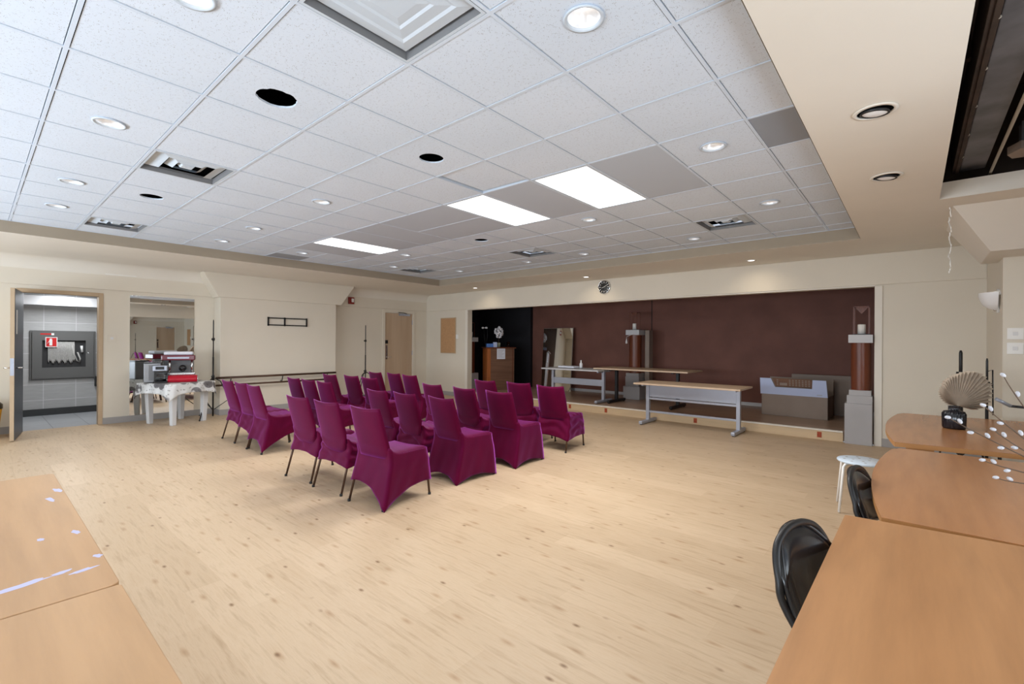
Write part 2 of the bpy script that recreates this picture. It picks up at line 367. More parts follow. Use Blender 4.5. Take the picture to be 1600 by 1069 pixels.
# breast with the ballet barre, and the haunch above it
BX = XL + .36
struct(MB().box(XL, BX, 3.2, 5.62, 0, 2.33).build('wall_breast', WALL, bevel=.003))
struct(MB().prism([(2.9, ZS), (3.16, 2.33), (5.74, 2.33), (6.08, ZS)], XL, BX + .03, 'x').build('trim_5', WALL, bevel=.004))
struct(box('baseboard_breast', GRBASE, BX, BX + .012, 3.2, 5.62, 0, .11))
struct(box('baseboard_breast', GRBASE, XL, BX, 3.188, 3.2, 0, .11))
# haunch by the pier: slanted underside
struct(MB().add([(.28, 6.09, ZS), (.285, 7.35, ZS), (XR, 7.35, ZS), (XR, 6.12, ZS), (.575, 6.6, 2.41), (.585, 7.6, 2.41), (XR, 7.6, 2.41), (XR, 6.6, 2.41)], [(0, 3, 2, 1), (4, 5, 6, 7), (0, 1, 5, 4), (1, 2, 6, 5), (2, 3, 7, 6), (3, 0, 4, 7)]).build('trim_6', SOFF, bevel=.004))

# ------------------------------------------------------------------ soffit with the recess and the torn-open strip
HX0, HY0, HY1 = .175, .6, 5.743
s = MB()
TH = ZS + .15
s.box(XL, RX0, YB, YF, ZS, TH); s.box(RX0, RX1, RY1, YF, ZS, TH); s.box(RX0, RX1, YB, RY0, ZS, TH)
s.box(RX1, HX0, YB, YF, ZS, TH); s.box(HX0, XR, HY1, YF, ZS, TH); s.box(HX0, XR, YB, HY0, ZS, TH)
def cut_round(s, cx, cy, r, x0, x1, y0, y1, z): pass
SOFFIT = struct(s.build('ceiling_soffit', SOFF))
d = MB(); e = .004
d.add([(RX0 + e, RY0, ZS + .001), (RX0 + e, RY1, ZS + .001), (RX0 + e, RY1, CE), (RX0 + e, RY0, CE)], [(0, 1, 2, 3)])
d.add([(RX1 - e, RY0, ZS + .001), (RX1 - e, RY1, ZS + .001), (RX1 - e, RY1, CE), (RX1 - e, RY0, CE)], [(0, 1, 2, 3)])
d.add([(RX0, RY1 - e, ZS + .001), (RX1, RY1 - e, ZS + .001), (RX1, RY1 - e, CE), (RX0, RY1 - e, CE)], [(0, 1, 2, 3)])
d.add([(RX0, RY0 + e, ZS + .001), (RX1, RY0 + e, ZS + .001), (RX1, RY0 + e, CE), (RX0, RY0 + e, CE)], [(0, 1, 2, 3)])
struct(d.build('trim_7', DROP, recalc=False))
# coves where soffit meets wall
def cove(name, p0, p1, inward, r=.16, n=8):
    m = MB(); p0 = Vector(p0); p1 = Vector(p1); iw = Vector(inward)
    pts = [(r - r * math.sin(PI / 2 * i / n), -(r - r * math.cos(PI / 2 * i / n))) for i in range(n + 1)]
    m.grid(lambda a, b: (p0 if a < .5 else p1) + iw * pts[int(round(b * n))][0] + Vector((0, 0, pts[int(round(b * n))][1])), 1, n)
    return struct(m.build(name, SOFF, recalc=False))
cove('trim_8', (XL + .03, YB, ZS), (XL + .03, YF - .03, ZS), (1, 0, 0), .2)

# ------------------------------------------------------------------ tiled ceiling
LIT = [(1, 0), (1, 3), (-1, -2), (-4, -2), (-7, -2), (-9, -2), (-8, 1), (-5, 1), (-10, 1), (-10, 3), (-8, 5), (-10, 6), (-9, 8), (-2, 5), (-4, 8), (-1, 8), (1, 6), (-6, 8)]
HOLES = [(-2, -1), (-2, 1), (-7, -1), (-5, 5)]
VENTS = [(0, -1), (-5, -1), (-10, -1), (0, 7), (-5, 7), (-10, 7)]
TROF = [(-1, 3), (-3, 3), (-8, 3)]
GRIL = [(0, 3, 1, 2), (-2, 3, 1, 2), (-5, 3, 2, 1), (-5, 4, 2, 1), (-6, 3, 1, 2), (-7, 3, 1, 2), (-9, 3, 1, 2), (-11, 3, 1, 1), (2, 3, 1, 1)]
special = set(VENTS)
for j, i in TROF: special |= {(j, i), (j, i + 1)}
for j, i, a, b in GRIL: special |= {(j + p, i + q) for p in range(a) for q in range(b)}
def cellx(j): return max(RX0, GX + j * T), min(RX1, GX + (j + 1) * T)
def celly(i): return max(RY0, GY + i * T), min(RY1, GY + (i + 1) * T)
J0, J1 = math.floor((RX0 - GX) / T), math.floor((RX1 - GX) / T); I0, I1 = math.floor((RY0 - GY) / T), math.floor((RY1 - GY) / T)
tl = MB(); g = .0138; zt = CE + .004
def ring_cell(m, x0, x1, y0, y1, cx, cy, r, z, rough=0, n=32):
    outer = []; inner = []
    for k in range(n):
        a = 2 * PI * (k + .5) / n; c, s_ = math.cos(a), math.sin(a)
        tt = min((x1 - cx) / c if c > 0 else (x0 - cx) / c, (y1 - cy) / s_ if s_ > 0 else (y0 - cy) / s_)
        outer.append(Vector((cx + c * tt, cy + s_ * tt, z))); q = r * (1 + random.uniform(-rough, rough)); inner.append(Vector((cx + c * q, cy + s_ * q, z)))
    vs = outer + inner; fs = [(k, (k + 1) % n, n + (k + 1) % n, n + k) for k in range(n)]
    # corners
    m.add(vs, fs)
    for cxx, cyy in ((x0, y0), (x1, y0), (x1, y1), (x0, y1)):
        ang = math.atan2(cyy - cy, cxx - cx) % (2 * PI); k = int((ang / (2 * PI) * n) - .5) % n
        m.add([outer[k], outer[(k + 1) % n], Vector((cxx, cyy, z))], [(0, 1, 2)])
    return inner
holes = {}
for j in range(J0, J1 + 1):
    for i in range(I0, I1 + 1):
        x0, x1 = cellx(j); y0, y1 = celly(i)
        if x1 - x0 < .03 or y1 - y0 < .03 or (j, i) in special: continue
        x0 += g; x1 -= g; y0 += g; y1 -= g; cx, cy = GX + (j + .5) * T, GY + (i + .5) * T
        if (j, i) in LIT: ring_cell(tl, x0, x1, y0, y1, cx, cy, .078, zt)
        elif (j, i) in HOLES:
            rr = .098 if (j, i) != (-2, -1) else .112
            inn = ring_cell(tl, x0, x1, y0, y1, cx, cy, rr, zt, .05 if (j, i) == (-2, -1) else .006)
            nn = len(inn); tl.add(inn + [p + Vector((0, 0, .012)) for p in inn], [(k, (k + 1) % nn, nn + (k + 1) % nn, nn + k) for k in range(nn)])
        else:
            dz = .012 if (j, i) == (-2, 2) else 0
            if dz: x0 += .022; y1 -= .022
            tl.add([(x0, y0, zt + dz), (x1, y0, zt), (x1, y1, zt + dz * .5), (x0, y1, zt + dz)], [(0, 1, 2, 3)])
struct(tl.build('ceiling', TILE, recalc=False))
struct(box('ceiling_plenum', BLACKV, RX0, RX1, RY0, RY1, CE + .35, CE + .37))
gb = MB(); hw = .0095
for j in range(J0, J1 + 2):
    x = GX + j * T
    if RX0 < x < RX1:
        y = RY0
        if j == -4: gb.box(x - hw, x + hw, RY0, GY + 3 * T, CE, CE + .03).box(x - hw, x + hw, GY + 5 * T, RY1, CE, CE + .03)
        else: gb.box(x - hw, x + hw, RY0, RY1, CE, CE + .03)
for i in range(I0, I1 + 2):
    y = GY + i * T
    if RY0 < y < RY1: 
        for j in range(J0, J1 + 1):
            if (j, i) in special and (j, i - 1) in special and any(a <= j and j < a + c and b < i < b + d_ for a, b, c, d_ in [(q[0], q[1], 1, 2) for q in TROF] + GRIL): continue
            x0, x1 = cellx(j); gb.box(x0 + (0 if (j, i) == (-4, 4) else hw), x1 - (0 if (j, i) == (-5, 4) else hw), y - hw, y + hw, CE, CE + .03)
gb.box(RX0 + e, RX0 + .024, RY0, RY1, CE - .001, CE + .02); gb.box(RX1 - .024, RX1 - e, RY0, RY1, CE - .001, CE + .02); gb.box(RX0 + .024, RX1 - .024, RY1 - .024, RY1 - e, CE - .001, CE + .02)
struct(gb.build('ceiling_grid', GRID))

# troffers
TLAB = ['glowing rectangular ceiling light nearest the big square diffuser, beside two grille panels',
        'middle glowing rectangular ceiling light, between two dark grey grille panels',
        'small-looking glowing rectangular ceiling light nearest the closed veneer door']
for (j, i), lb in zip(TROF, TLAB):
    x0, y0 = GX + j * T, GY + i * T; root = empty('troffer_light', (x0 + T / 2, y0 + T, CE), 0, lb, 'ceiling light', 'rectangular lights along the ceiling grille band')
    f = MB(); a, b = T / 2 - .012, T - .012
    for s_ in (-1, 1):
        f.box(min(s_ * a, s_ * (a - .016)), max(s_ * a, s_ * (a - .016)), -b, b, 0, .06); f.box(-a + .016, a - .016, min(s_ * b, s_ * (b - .016)), max(s_ * b, s_ * (b - .016)), 0, .06)
    f.build('frame', VENTM, root)
    MB().box(-a + .017, a - .017, -b + .017, b - .017, .004, .012).build('diffuser', TROFF, root)
    area('troffer_glow', (x0 + T / 2, y0 + T, CE - .012), (0, 0, 0), .5, 1.1, 58, (1, .985, .96))
GL = ['wide grey perforated grille beside the ceiling light by the big diffuser, stage-plaster side', 'grey perforated grille panel between the two larger glowing lights',
      'grey grille panel beside the middle ceiling light, on its camera side', 'grey grille panel beside the middle ceiling light, on its stage side', 'paler grey grille panel third in line towards the small far light',
      'grey grille panel touching the small far light on its stage-corner side', 'grey grille panel between the small far light and the plaster edge', 'dark grille panel cut by the plaster edge above the wall bracket', 'dark grille panel cut by the plaster edge beside the adjustable spotlights']
for n_, ((j, i, a, b), lb) in enumerate(zip(GRIL, GL)):
    x0, x1 = max(RX0 + .02, GX + j * T), min(RX1 - .02, GX + (j + a) * T); y0, y1 = GY + i * T, GY + (i + b) * T
    o = MB().box(x0 + .012, x1 - .012, y0 + .012, y1 - .012, CE + .002, CE + .008).build('grille_panel', PERFD if n_ >= 7 else (TILE if False else PERF))
    tag(o, lb, 'ceiling grille', 'perforated grilles in the tiled ceiling')

VL = ['big square air diffuser of stepped frames at the top edge of the photo', 'square air diffuser with an open dark slot, next to the dark round hole near it', 'square air diffuser nearest the corridor doorway',
      'square air diffuser nearest the torn-open ceiling end of the stage edge', 'square air diffuser above the wall clock side of the tiled ceiling', 'square air diffuser in the tile corner above the closed veneer door']
for (j, i), lb in zip(VENTS, VL):
    c = (GX + (j + .5) * T, GY + (i + .5) * T, CE); root = empty('air_diffuser', c, 0, lb, 'air vent', 'square air diffusers in the tiled ceiling')
    def sq(m, a, z0, b, z1):
        A = [(-a, -a, z0), (a, -a, z0), (a, a, z0), (-a, a, z0), (-b, -b, z1), (b, -b, z1), (b, b, z1), (-b, b, z1)]
        m.add(A, [(k, (k + 1) % 4, 4 + (k + 1) % 4, 4 + k) for k in range(4)])
    f = MB(); sq(f, .288, 0, .272, 0); f.build('frame', VENTM, root, recalc=False)
    f = MB(); sq(f, .272, 0, .272, .055); f.build('slot', VENTD, root, recalc=False)
    if (j, i) == VENTS[0]:
        f = MB(); sq(f, .272, .055, .25, .055); sq(f, .250, .055, .250, .028); sq(f, .250, .028, .195, .020); f.build('outer_louvre', VENTM, root, recalc=False)
        f = MB(); sq(f, .195, .020, .180, .026); sq(f, .180, .026, .125, .021); f.build('middle_louvre', VENTM, root, recalc=False)
        f = MB(); sq(f, .125, .021, .112, .027); sq(f, .112, .027, .07, .022); f.add([(-.07, -.07, .022), (.07, -.07, .022), (.07, .07, .022), (-.07, .07, .022)], [(0, 1, 2, 3)]); f.build('centre_plate', VENTM, root, recalc=False)
    else:
        f = MB(); sq(f, .25, .040, .165, .012); f.build('outer_louvre', VENTM, root, recalc=False)
        f = MB(); sq(f, .135, .048, .085, .014); f.build('middle_louvre', VENTM, root, recalc=False)
        f = MB(); sq(f, .06, .046, .04, .016); f.add([(-.04, -.04, .016), (.04, -.04, .016), (.04, .04, .016), (-.04, .04, .016)], [(0, 1, 2, 3)]); f.build('centre_plate', VENTM, root, recalc=False)
    MB().box(-.27, .27, -.27, .27, .075, .08).build('back_plate', BLACKV, root)

DL = {(1, 0): 'large bright recessed downlight in the tile beside the big square diffuser', (1, 3): 'bright recessed downlight beside the wide perforated grille and water stain',
      (-1, -2): 'recessed downlight cut off by the top edge above the first dark hole', (-4, -2): 'recessed downlight in the next column over from the stepped diffuser with a slot',
      (-7, -2): 'dim recessed downlight beside the dark round hole nearest the corridor side', (-9, -2): 'dim recessed downlight closest to the plaster edge on the corridor side',
      (-8, 1): 'recessed downlight between the small far light and the corridor side hole', (-5, 1): 'recessed downlight standing alone in the middle of plain tiles',
      (-10, 1): 'small dim downlight next to the plaster edge between diffuser and dark grille', (-10, 3): 'recessed downlight beside the dark grille above the wall bracket',
      (-8, 5): 'small recessed downlight next to the end of the small far light', (-10, 6): 'faint small downlight beside the far corner diffuser', (-9, 8): 'small bright downlight in the far corner of the tiled ceiling',
      (-2, 5): 'recessed downlight at the end of the grille between the larger lights', (-4, 8): 'small bright downlight near the plaster edge above the wall clock',
      (-1, 8): 'small bright downlight near the plaster edge beside the stage-side diffuser', (1, 6): 'oval-looking dim downlight between the stage-side diffuser and spotlights', (-6, 8): 'unlit downlight ring beside the diffuser above the clock'}
for (j, i) in LIT:
    c = (GX + (j + .5) * T, GY + (i + .5) * T, CE); root = empty('recessed_downlight', c, 0, DL[(j, i)], 'downlight', 'recessed downlights in the ceiling tiles')
    MB().lathe([(.074, .006), (.092, .001), (.094, -.003), (.080, -.006), (.074, .004)]).build('trim_ring', VENTM, root)
    MB().lathe([(.076, .0), (.073, .03), (.070, .032), (.062, .075), (.046, .092)]).build('reflector', CANW, root)
    lit = (j, i) != (-6, 8)
    MB().lathe([(.0001, .070), (.03, .071), (.045, .080), (.046, .088)], n=24).build('lamp', LAMPW if lit else VENTM, root)
    if lit: area('downlight_glow', (c[0], c[1], CE - .008), (0, 0, 0), .12, .12, 8.5, (1, .97, .92), 'DISK', R(140))

# plaster-soffit fittings
for (x, y, lb, lit) in [(-8.1, 8.02, 'bright starry spotlight in the plaster soffit above the cork board', 1), (-4.98, 8.05, 'warm recessed lamp in the plaster soffit just beside the wall clock', 1), (-1.95, 8.05, 'warm recessed lamp in the plaster soffit above the open carton on stage', 1)]:
    root = empty('soffit_spotlight', (x, y, ZS), 0, lb, 'spotlight', 'lit lamps in the soffit along the stage')
    MB().lathe([(.05, 0), (.075, -.001), (.076, -.006), (.05, -.008), (.05, 0)]).build('trim_ring', SOFF, root)
    MB().lathe([(.0001, -.006), (.045, -.006), (.05, -.002)], n=24).build('lamp', LAMPW, root)
    o = area('spot_glow', (x, y, ZS - .02), (R(25), 0, 0), .07, .07, 1.7, (1, .84, .62), 'DISK', R(120))
for (x, y, rz, lb) in [(-.17, 3.33, .2, 'tilted adjustable spotlight in the plaster near the grille, the bigger one'), (-.166, 4.68, .5, 'tilted adjustable spotlight in the plaster, smaller and nearer the stage')]:
    root = empty('eyeball_spotlight', (x, y, ZS), rz, lb, 'spotlight', 'adjustable spotlights in the plaster strip')
    MB().lathe([(.0001, -.001), (.088, -.001), (.09, -.003)], n=32).build('recess', BLACKV, root)
    MB().lathe([(.084, -.001), (.104, -.002), (.105, -.008), (.084, -.010), (.084, -.001)], n=40).build('trim_ring', SOFF, root)
    m_ = T3((0, 0, -.006), 0, R(5), R(5))
    MB().lathe([(.066, .0), (.07, -.012), (.062, -.016), (.058, -.010)], n=32, m=m_).build('gimbal_ring', BLACKM, root)
    MB().lathe([(.0001, -.018), (.04, -.017), (.058, -.010)], n=32, m=m_).build('lamp_face', FROST, root)

# the torn-open strip in the plaster ceiling: plenum, duct, timber, conduit
p = MB(); zt2 = 3.85
p.add([(HX0, HY0, TH), (HX0, HY1 + .5, TH), (HX0, HY1 + .5, zt2), (HX0, HY0, zt2)], [(0, 1, 2, 3)])
p.add([(XR + .2, HY0, TH), (XR + .2, HY1 + .5, TH), (XR + .2, HY1 + .5, zt2), (XR + .2, HY0, zt2)], [(0, 1, 2, 3)])
p.add([(HX0 - .6, HY0, zt2), (XR + .2, HY0, zt2), (XR + .2, HY1 + .5, zt2), (HX0 - .6, HY1 + .5, zt2)], [(0, 1, 2, 3)])
p.add([(HX0 - .6, HY1 + .45, TH), (XR + .2, HY1 + .45, TH), (XR + .2, HY1 + .45, zt2), (HX0 - .6, HY1 + .45, zt2)], [(0, 1, 2, 3)])
p.add([(HX0 - .6, HY0, TH), (XR + .2, HY0, TH), (XR + .2, HY0, zt2), (HX0 - .6, HY0, zt2)], [(0, 1, 2, 3)])
struct(p.build('ceiling_cavity', JOIST, recalc=False))

root = empty('air_duct', (.385, 3, 3.05), 0, 'long black painted metal duct inside the torn-open ceiling strip', 'duct')
MB().box(-.075, .09, -2.3, 2.86, 0, .3).build('duct_body', DUCT, root, .006)
fl_ = MB().box(-.125, -.085, -2.3, 2.86, .0, .28); fl_.box(-.105, -.078, -2.3, 2.86, -.012, .0); fl_.build('side_channel', JOIST, root, .004)
fx = MB()
for k in range(9): fx.ball((-.08, -2 + k * .55, -.004), .009)
fx.build('rivet_row', PVC, root)
o = MB().tube([(.5, .8, 2.975), (.5, 5.85, 2.975)], .011).build('conduit', PVC); tag(o, 'pale dusty metal conduit running beside the black duct in the ceiling opening', 'conduit')
root = empty('ceiling_timber', (.215, 3, 3.3), 0, 'rough brown timber in the dark gap beside the black duct', 'timber')
tm = MB()
for k in range(3): tm.box(-.05, .04, -.9 + k * .9, -.84 + k * .9, -.1, .4)
tm.box(-.04, .0, -2, 2.6, .2, .3); tm.build('timber_frame', JOIST, root)
o = MB().prism([(.62, 5.25), (.7, 5.3), (.95, 5.34), (.95, 5.55), (.6, 5.5), (.56, 5.38)], 2.99, 3.05).build('broken_board', KRAFT); tag(o, 'torn brown board scrap at the end of the ceiling opening', 'board')
o = MB().box(.66, .9, 5.56, 5.7, 3.1, 3.3).build('junction_box', DUCT); tag(o, 'dark metal box beyond the conduit in the ceiling opening', 'metal box')
# cracked plaster by the haunch: hanging flakes
cr = MB(); random.seed(3)
pz = Vector((.262, 6.12, ZS - .01))
for k in range(34):
    q = pz + Vector((.006 * math.sin(k * .7) + random.uniform(-.004, .004), random.uniform(0, .01), -.0185 * k)); cr.prism([(-.004, -.010), (.005, -.009), (.003, .010), (-.005, .009)], -.0015, .0015, 'y', T3(q, random.uniform(-1, 1)))
o = cr.build('plaster_flakes', WHITEP); tag(o, 'thin hanging strand of peeling plaster flakes below the slanted corner box', 'plaster', kind='stuff')

# ------------------------------------------------------------------ corridor beyond the open door
struct(box('wall_corridor', CTILE, -12.87, -12.75, -1.2, 3.2, .12, 2.9))
struct(box('baseboard_corridor', TILEB, -12.75, -12.735, -1.2, 3.2, 0, .13))
struct(box('ceiling_corridor', WHITEP, -12.87, XL - .12, -1.2, 3.2, 2.42, 2.5))
w = MB(); w.box(-12.87, XL - .12, -1.25, -1.2, 0, 2.5); w.box(-12.87, XL - .12, 3.2, 3.25, 0, 2.5); struct(w.build('wall_corridor_end', WHITEP))
struct(box('trim_11', GREYK, -12.75, -12.45, -1.2, 3.2, 2.12, 2.30, bevel=.01))
area('corridor_fill', (-11.75, 1.2, 2.4), (0, 0, 0), 1.2, .3, 52, (.93, .97, 1))  # unseen light added to brighten the corridor, no fixture modelled
CYC = 1.2
root = empty('hose_cabinet', (-12.75, CYC, 1.17), 0, 'dark grey wall cabinet with a window onto a folded fire hose, in the tiled corridor', 'fire hose cabinet')
cb = MB(); Y0, Y1, Z0, Z1 = -.44, .44, -.455, .445; wy0, wy1, wz0, wz1 = -.305, .32, -.245, .285
for (a, b, c, d_) in ((Y0, Y1, Z0, wz0), (Y0, Y1, wz1, Z1), (Y0, wy0, wz0, wz1), (wy1, Y1, wz0, wz1)): cb.box(0, .05, a, b, c, d_)
cb.build('door_frame', CABG, root)
rm = MB()
for (a, b, c, d_) in ((Y0 - .03, Y1 + .03, Z0 - .03, Z0), (Y0 - .03, Y1 + .03, Z1, Z1 + .03), (Y0 - .03, Y0, Z0, Z1), (Y1, Y1 + .03, Z0, Z1)): rm.box(0, .03, a, b, c, d_)
rm.build('rim', CABG, root, .004)
MB().box(.001, .004, wy0, wy1, wz0, wz1).build('interior', INNER, root)
hs = MB()
for k in range(22):
    y = -.22 + k * .0175; zb = -.14 + .03 * math.sin(k * 1.3)
    hs.tube([(.022, y, .26), (.026, y + .003, .1), (.026, y + .005, zb + .03), (.022, y + .009, zb)], .0085, 6)
hs.tube([(.02, .12, .2), (.028, .15, 0), (.03, .19, -.12), (.028, .23, -.15), (.026, .24, -.08), (.024, .20, .05)], .014, 8)
hs.build('folded_hose', HOSE, root)
MB().tube([(.02, .29 - .03, .18), (.02, .27, .05)], .02, 10).build('nozzle', WHITEPL, root)
MB().box(.05, .052, -.255, -.10, .16, .34).build('hose_sign', REDS, root)
ps = MB(); ps.box(.052, .053, -.205, -.165, .185, .30); ps.tube([(.0525, -.19, .29), (.0525, -.22, .25), (.0525, -.235, .22)], .005, 6); ps.box(.052, .053, -.20, -.17, .30, .32)
ps.build('sign_symbol', WHITEPL, root)
fr = MB()
for (a, b, c, d_) in ((-.262, -.093, .335, .347), (-.262, -.093, .153, .165), (-.262, -.25, .165, .335), (-.105, -.093, .165, .335)): fr.box(.0505, .0525, a, b, c, d_)
fr.build('sign_border', WHITEPL, root)
MB().box(.05, .052, -.33, -.18, .395, .42).build('red_label', REDS, root); MB().box(.05, .052, -.178, -.14, .385, .425).build('white_label', WHITEPL, root)
MB().lathe([(.0001, .01), (.012, .008), (.014, 0)], m=T3((.05, .36, .03), 0, 0, R(90)), n=16).build('lock', CHROME, root)
o = MB().box(-12.75, -12.65, 1.66, 1.74, .52, .72).build('door_stop', BLACKM); tag(o, 'small black handle fitting low on the corridor tiles at the door jamb', 'fitting')
# the open door
fr = MB()
for (a, b, c, d_) in ((.46, .52, 0, 2.28), (1.44, 1.50, 0, 2.28), (.52, 1.44, 2.22, 2.28)): fr.box(XL - .13, XL + .02, a, b, c, d_)
struct(fr.build('trim_12', DOORT, bevel=.004))
dr = struct(MB().box(0, .9, -.022, .022, .015, 2.21).build('door_1', DOORT)); dr.location = (XL + .03, .515, 0); dr.rotation_euler = (0, 0, R(-8.2))
box('door_face', DKDOOR, .004, .888, .0225, .027, .016, 2.2, dr); 
box('latch_plate', STEEL, .9, .903, -.02, .02, .95, 1.2, dr)
h = MB(); h.tube([(.83, .03, 1.06), (.83, .085, 1.06), (.72, .09, 1.06)], .01, 8); h.build('door_handle', CHROME, dr)
h = MB(); h.tube([(.83, -.028, 1.06), (.83, -.085, 1.06), (.72, -.09, 1.06)], .01, 8); h.build('door_handle', CHROME, dr)
box('vision_pane', WHITEP, .70, .78, .027, .031, 1.55, 1.9, dr)
# the closed veneer door
fr = MB()
for (a, b, c, d_) in ((7.13, 7.21, 0, 2.34), (8.11, 8.19, 0, 2.34), (7.21, 8.11, 2.25, 2.34)): fr.box(XL - .1, XL + .02, a, b, c, d_)
struct(fr.build('trim_13', WALL, bevel=.004))
d2 = struct(box('door_2', DOORW, XL - .06, XL - .01, 7.215, 8.105, .01, 2.245))
h = MB(); h.tube([(XL - .01, 7.28, 1.06), (XL + .05, 7.28, 1.06), (XL + .05, 7.4, 1.06)], .01, 8); h.build('door_handle', CHROME, d2)
box('door_lock', BLACKM, XL - .01, XL + .015, 7.23, 7.30, 1.42, 1.51, d2); box('lock_plate', CHROME, XL - .01, XL - .002, 7.24, 7.30, 1.0, 1.38, d2)
cl = MB().box(XL - .01, XL + .045, 7.66, 8.0, 2.185, 2.235); cl.build('door_closer', STEEL, d2)
h = MB(); h.tube([(XL + .02, 7.9, 2.25), (XL + .1, 7.74, 2.262), (XL + .03, 7.62, 2.27)], .009, 6); h.build('closer_arm', BLACKM, d2)
for z in (.3, 1.1, 1.95): box('hinge', STEEL, XL - .012, XL + .008, 8.098, 8.118, z, z + .12, d2)

# ------------------------------------------------------------------ stage
struct(box('floor_stage', STFL, XL, .2, YF + .06, YS, 0, SF)); 
struct(MB().box(OX0, -.80, YF, YF + .06, 0, SF - .018).build('trim_14', PLY)); struct(box('trim_15', SOFF, OX0, -.80, YF - .012, YF + .062, SF - .018, SF + .004, bevel=.003))
struct(box('wall_stage_back', BROWN, XL, .2, YS, YS + .1, 0, 3.1))
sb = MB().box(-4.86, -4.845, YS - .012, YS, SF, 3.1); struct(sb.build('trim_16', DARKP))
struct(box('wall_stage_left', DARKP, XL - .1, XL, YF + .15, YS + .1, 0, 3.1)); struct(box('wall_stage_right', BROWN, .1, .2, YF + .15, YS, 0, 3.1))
struct(box('wall_stage_dark_sheet', DARKP, XL, -8.55, YS - .12, YS - .02, SF, 3.0))  # flat near-black sheet in front of part of the back wall
struct(box('ceiling_stage', BROWN, XL, .2, YF + .15, YS + .1, 3.0, 3.1))
struct(box('baseboard_stage_back', GREYK, -8.4, .1, YS - .015, YS - .0, SF, SF + .07))
TL = ['red tape patch on the stage step near the end chair of the aisle', 'red tape patch on the stage step before the black-legged table', 'red tape patch on the stage step under the pale table', 'red tape patch on the stage step nearest the carton pillar']
for x, lb in zip((-5.72, -4.83, -3.0, -1.1), TL):
    o = MB().box(x - .03, x + .03, YF - .003, YF - .0005, .03, .115).build('tape_patch', TAPE); tag(o, lb, 'tape', 'red tape patches on the stage step')

# tables: generic T-leg table
def t_table(name, x0, x1, y0, y1, zt, zb, topm, legm, label, modesty=False, lower=False, rot=0, th=.03, legx=None, foot=.07):
    cx, cy = (x0 + x1) / 2, (y0 + y1) / 2; root = empty(name, (cx, cy, zb), rot, label, 'table'); H = zt - zb; a, b = (x1 - x0) / 2, (y1 - y0) / 2
    MB().box(-a, a, -b, b, H - th, H).build('tabletop', topm, root, .006)
    lx = legx if legx else a - .2
    for s_ in (-1, 1):
        lg = MB().box(s_ * lx - .03, s_ * lx + .03, -.035, .035, .05, H - th); lg.build('leg', legm, root, .004)
        f = MB().box(s_ * lx - .032, s_ * lx + .032, -b + .04, b - .04, .012, foot); f.build('foot', legm, root, .012)
        f = MB()
        for q in (-1, 1): f.lathe([(.0001, 0), (.02, 0), (.02, .02), (.0001, .02)], (s_ * lx, q * (b - .08), 0), 12)
        f.build('glide', BLACKM, root)
        MB().box(s_ * lx - .02, s_ * lx + .02, -b + .12, b - .12, H - th - .03, H - th).build('support_arm', legm, root)
    if modesty: MB().box(-lx + .03, lx - .03, -.01, .01, H - .27, H - th).build('modesty_panel', legm, root)
    if lower: 
        for z in lower: MB().box(-lx + .03, lx - .03, -.025, .025, z, z + .035).build('crossbar', legm, root, .003)
    return root
t_table('folding_table', -3.84, -2.04, 7.83, 8.57, .76, 0, MAPLE, STEEL, 'pale-topped table with silver frame standing on the floor before the stage', True, (.44, .20), legx=.78)
t_table('meeting_table', -5.36, -3.28, 8.98, 9.82, .925, SF, MAPLE, BLACKM, 'long pale-topped table on two black T legs, up on the stage', legx=.69)
t_table('work_table', -6.62, -5.10, 8.74, 9.5, .885, SF, GREYK, STEEL, 'grey table with silver frame on stage beside the leaning mirror', False, False, legx=.68)
tb = bpy.data.objects['work_table']; MB().box(-.65, .65, -.02, .02, .36, .50).build('modesty_panel', STEEL, tb, .003)

# folding clutter on the grey table
o = MB().prism([(-6.32, 9.0), (-5.85, 8.95), (-5.83, 9.2), (-6.3, 9.25)], .896, .935).build('paper_stack', PAPER, bevel=.003); tag(o, 'flat stack of white papers on the grey stage table', 'papers')
root = empty('spray_bottle', (-5.75, 9.1, .896), 0, 'small clear bottle beside the papers on the grey stage table', 'bottle')
MB().lathe([(.0001, 0), (.035, 0), (.036, .1), (.015, .13), (.014, .15)], n=20).build('bottle_body', FROST, root); MB().lathe([(.016, .15), (.018, .18), (.0001, .18)], n=16).build('cap', WHITEPL, root)

# leaning mirror
root = empty('leaning_mirror', (-7.5, 10.6, SF), 0, 'tall frameless mirror leaning on the brown stage wall behind the grey table', 'mirror')
mm = T3((0, 0, 0), R(0), R(-4)); MB().box(-.52, .46, -.006, .006, 0, 1.72, mm).build('mirror_pane', MIRROR, root)
MB().box(-.53, .47, .007, .02, 0, 1.73, mm).build('backing', KRAFT, root)

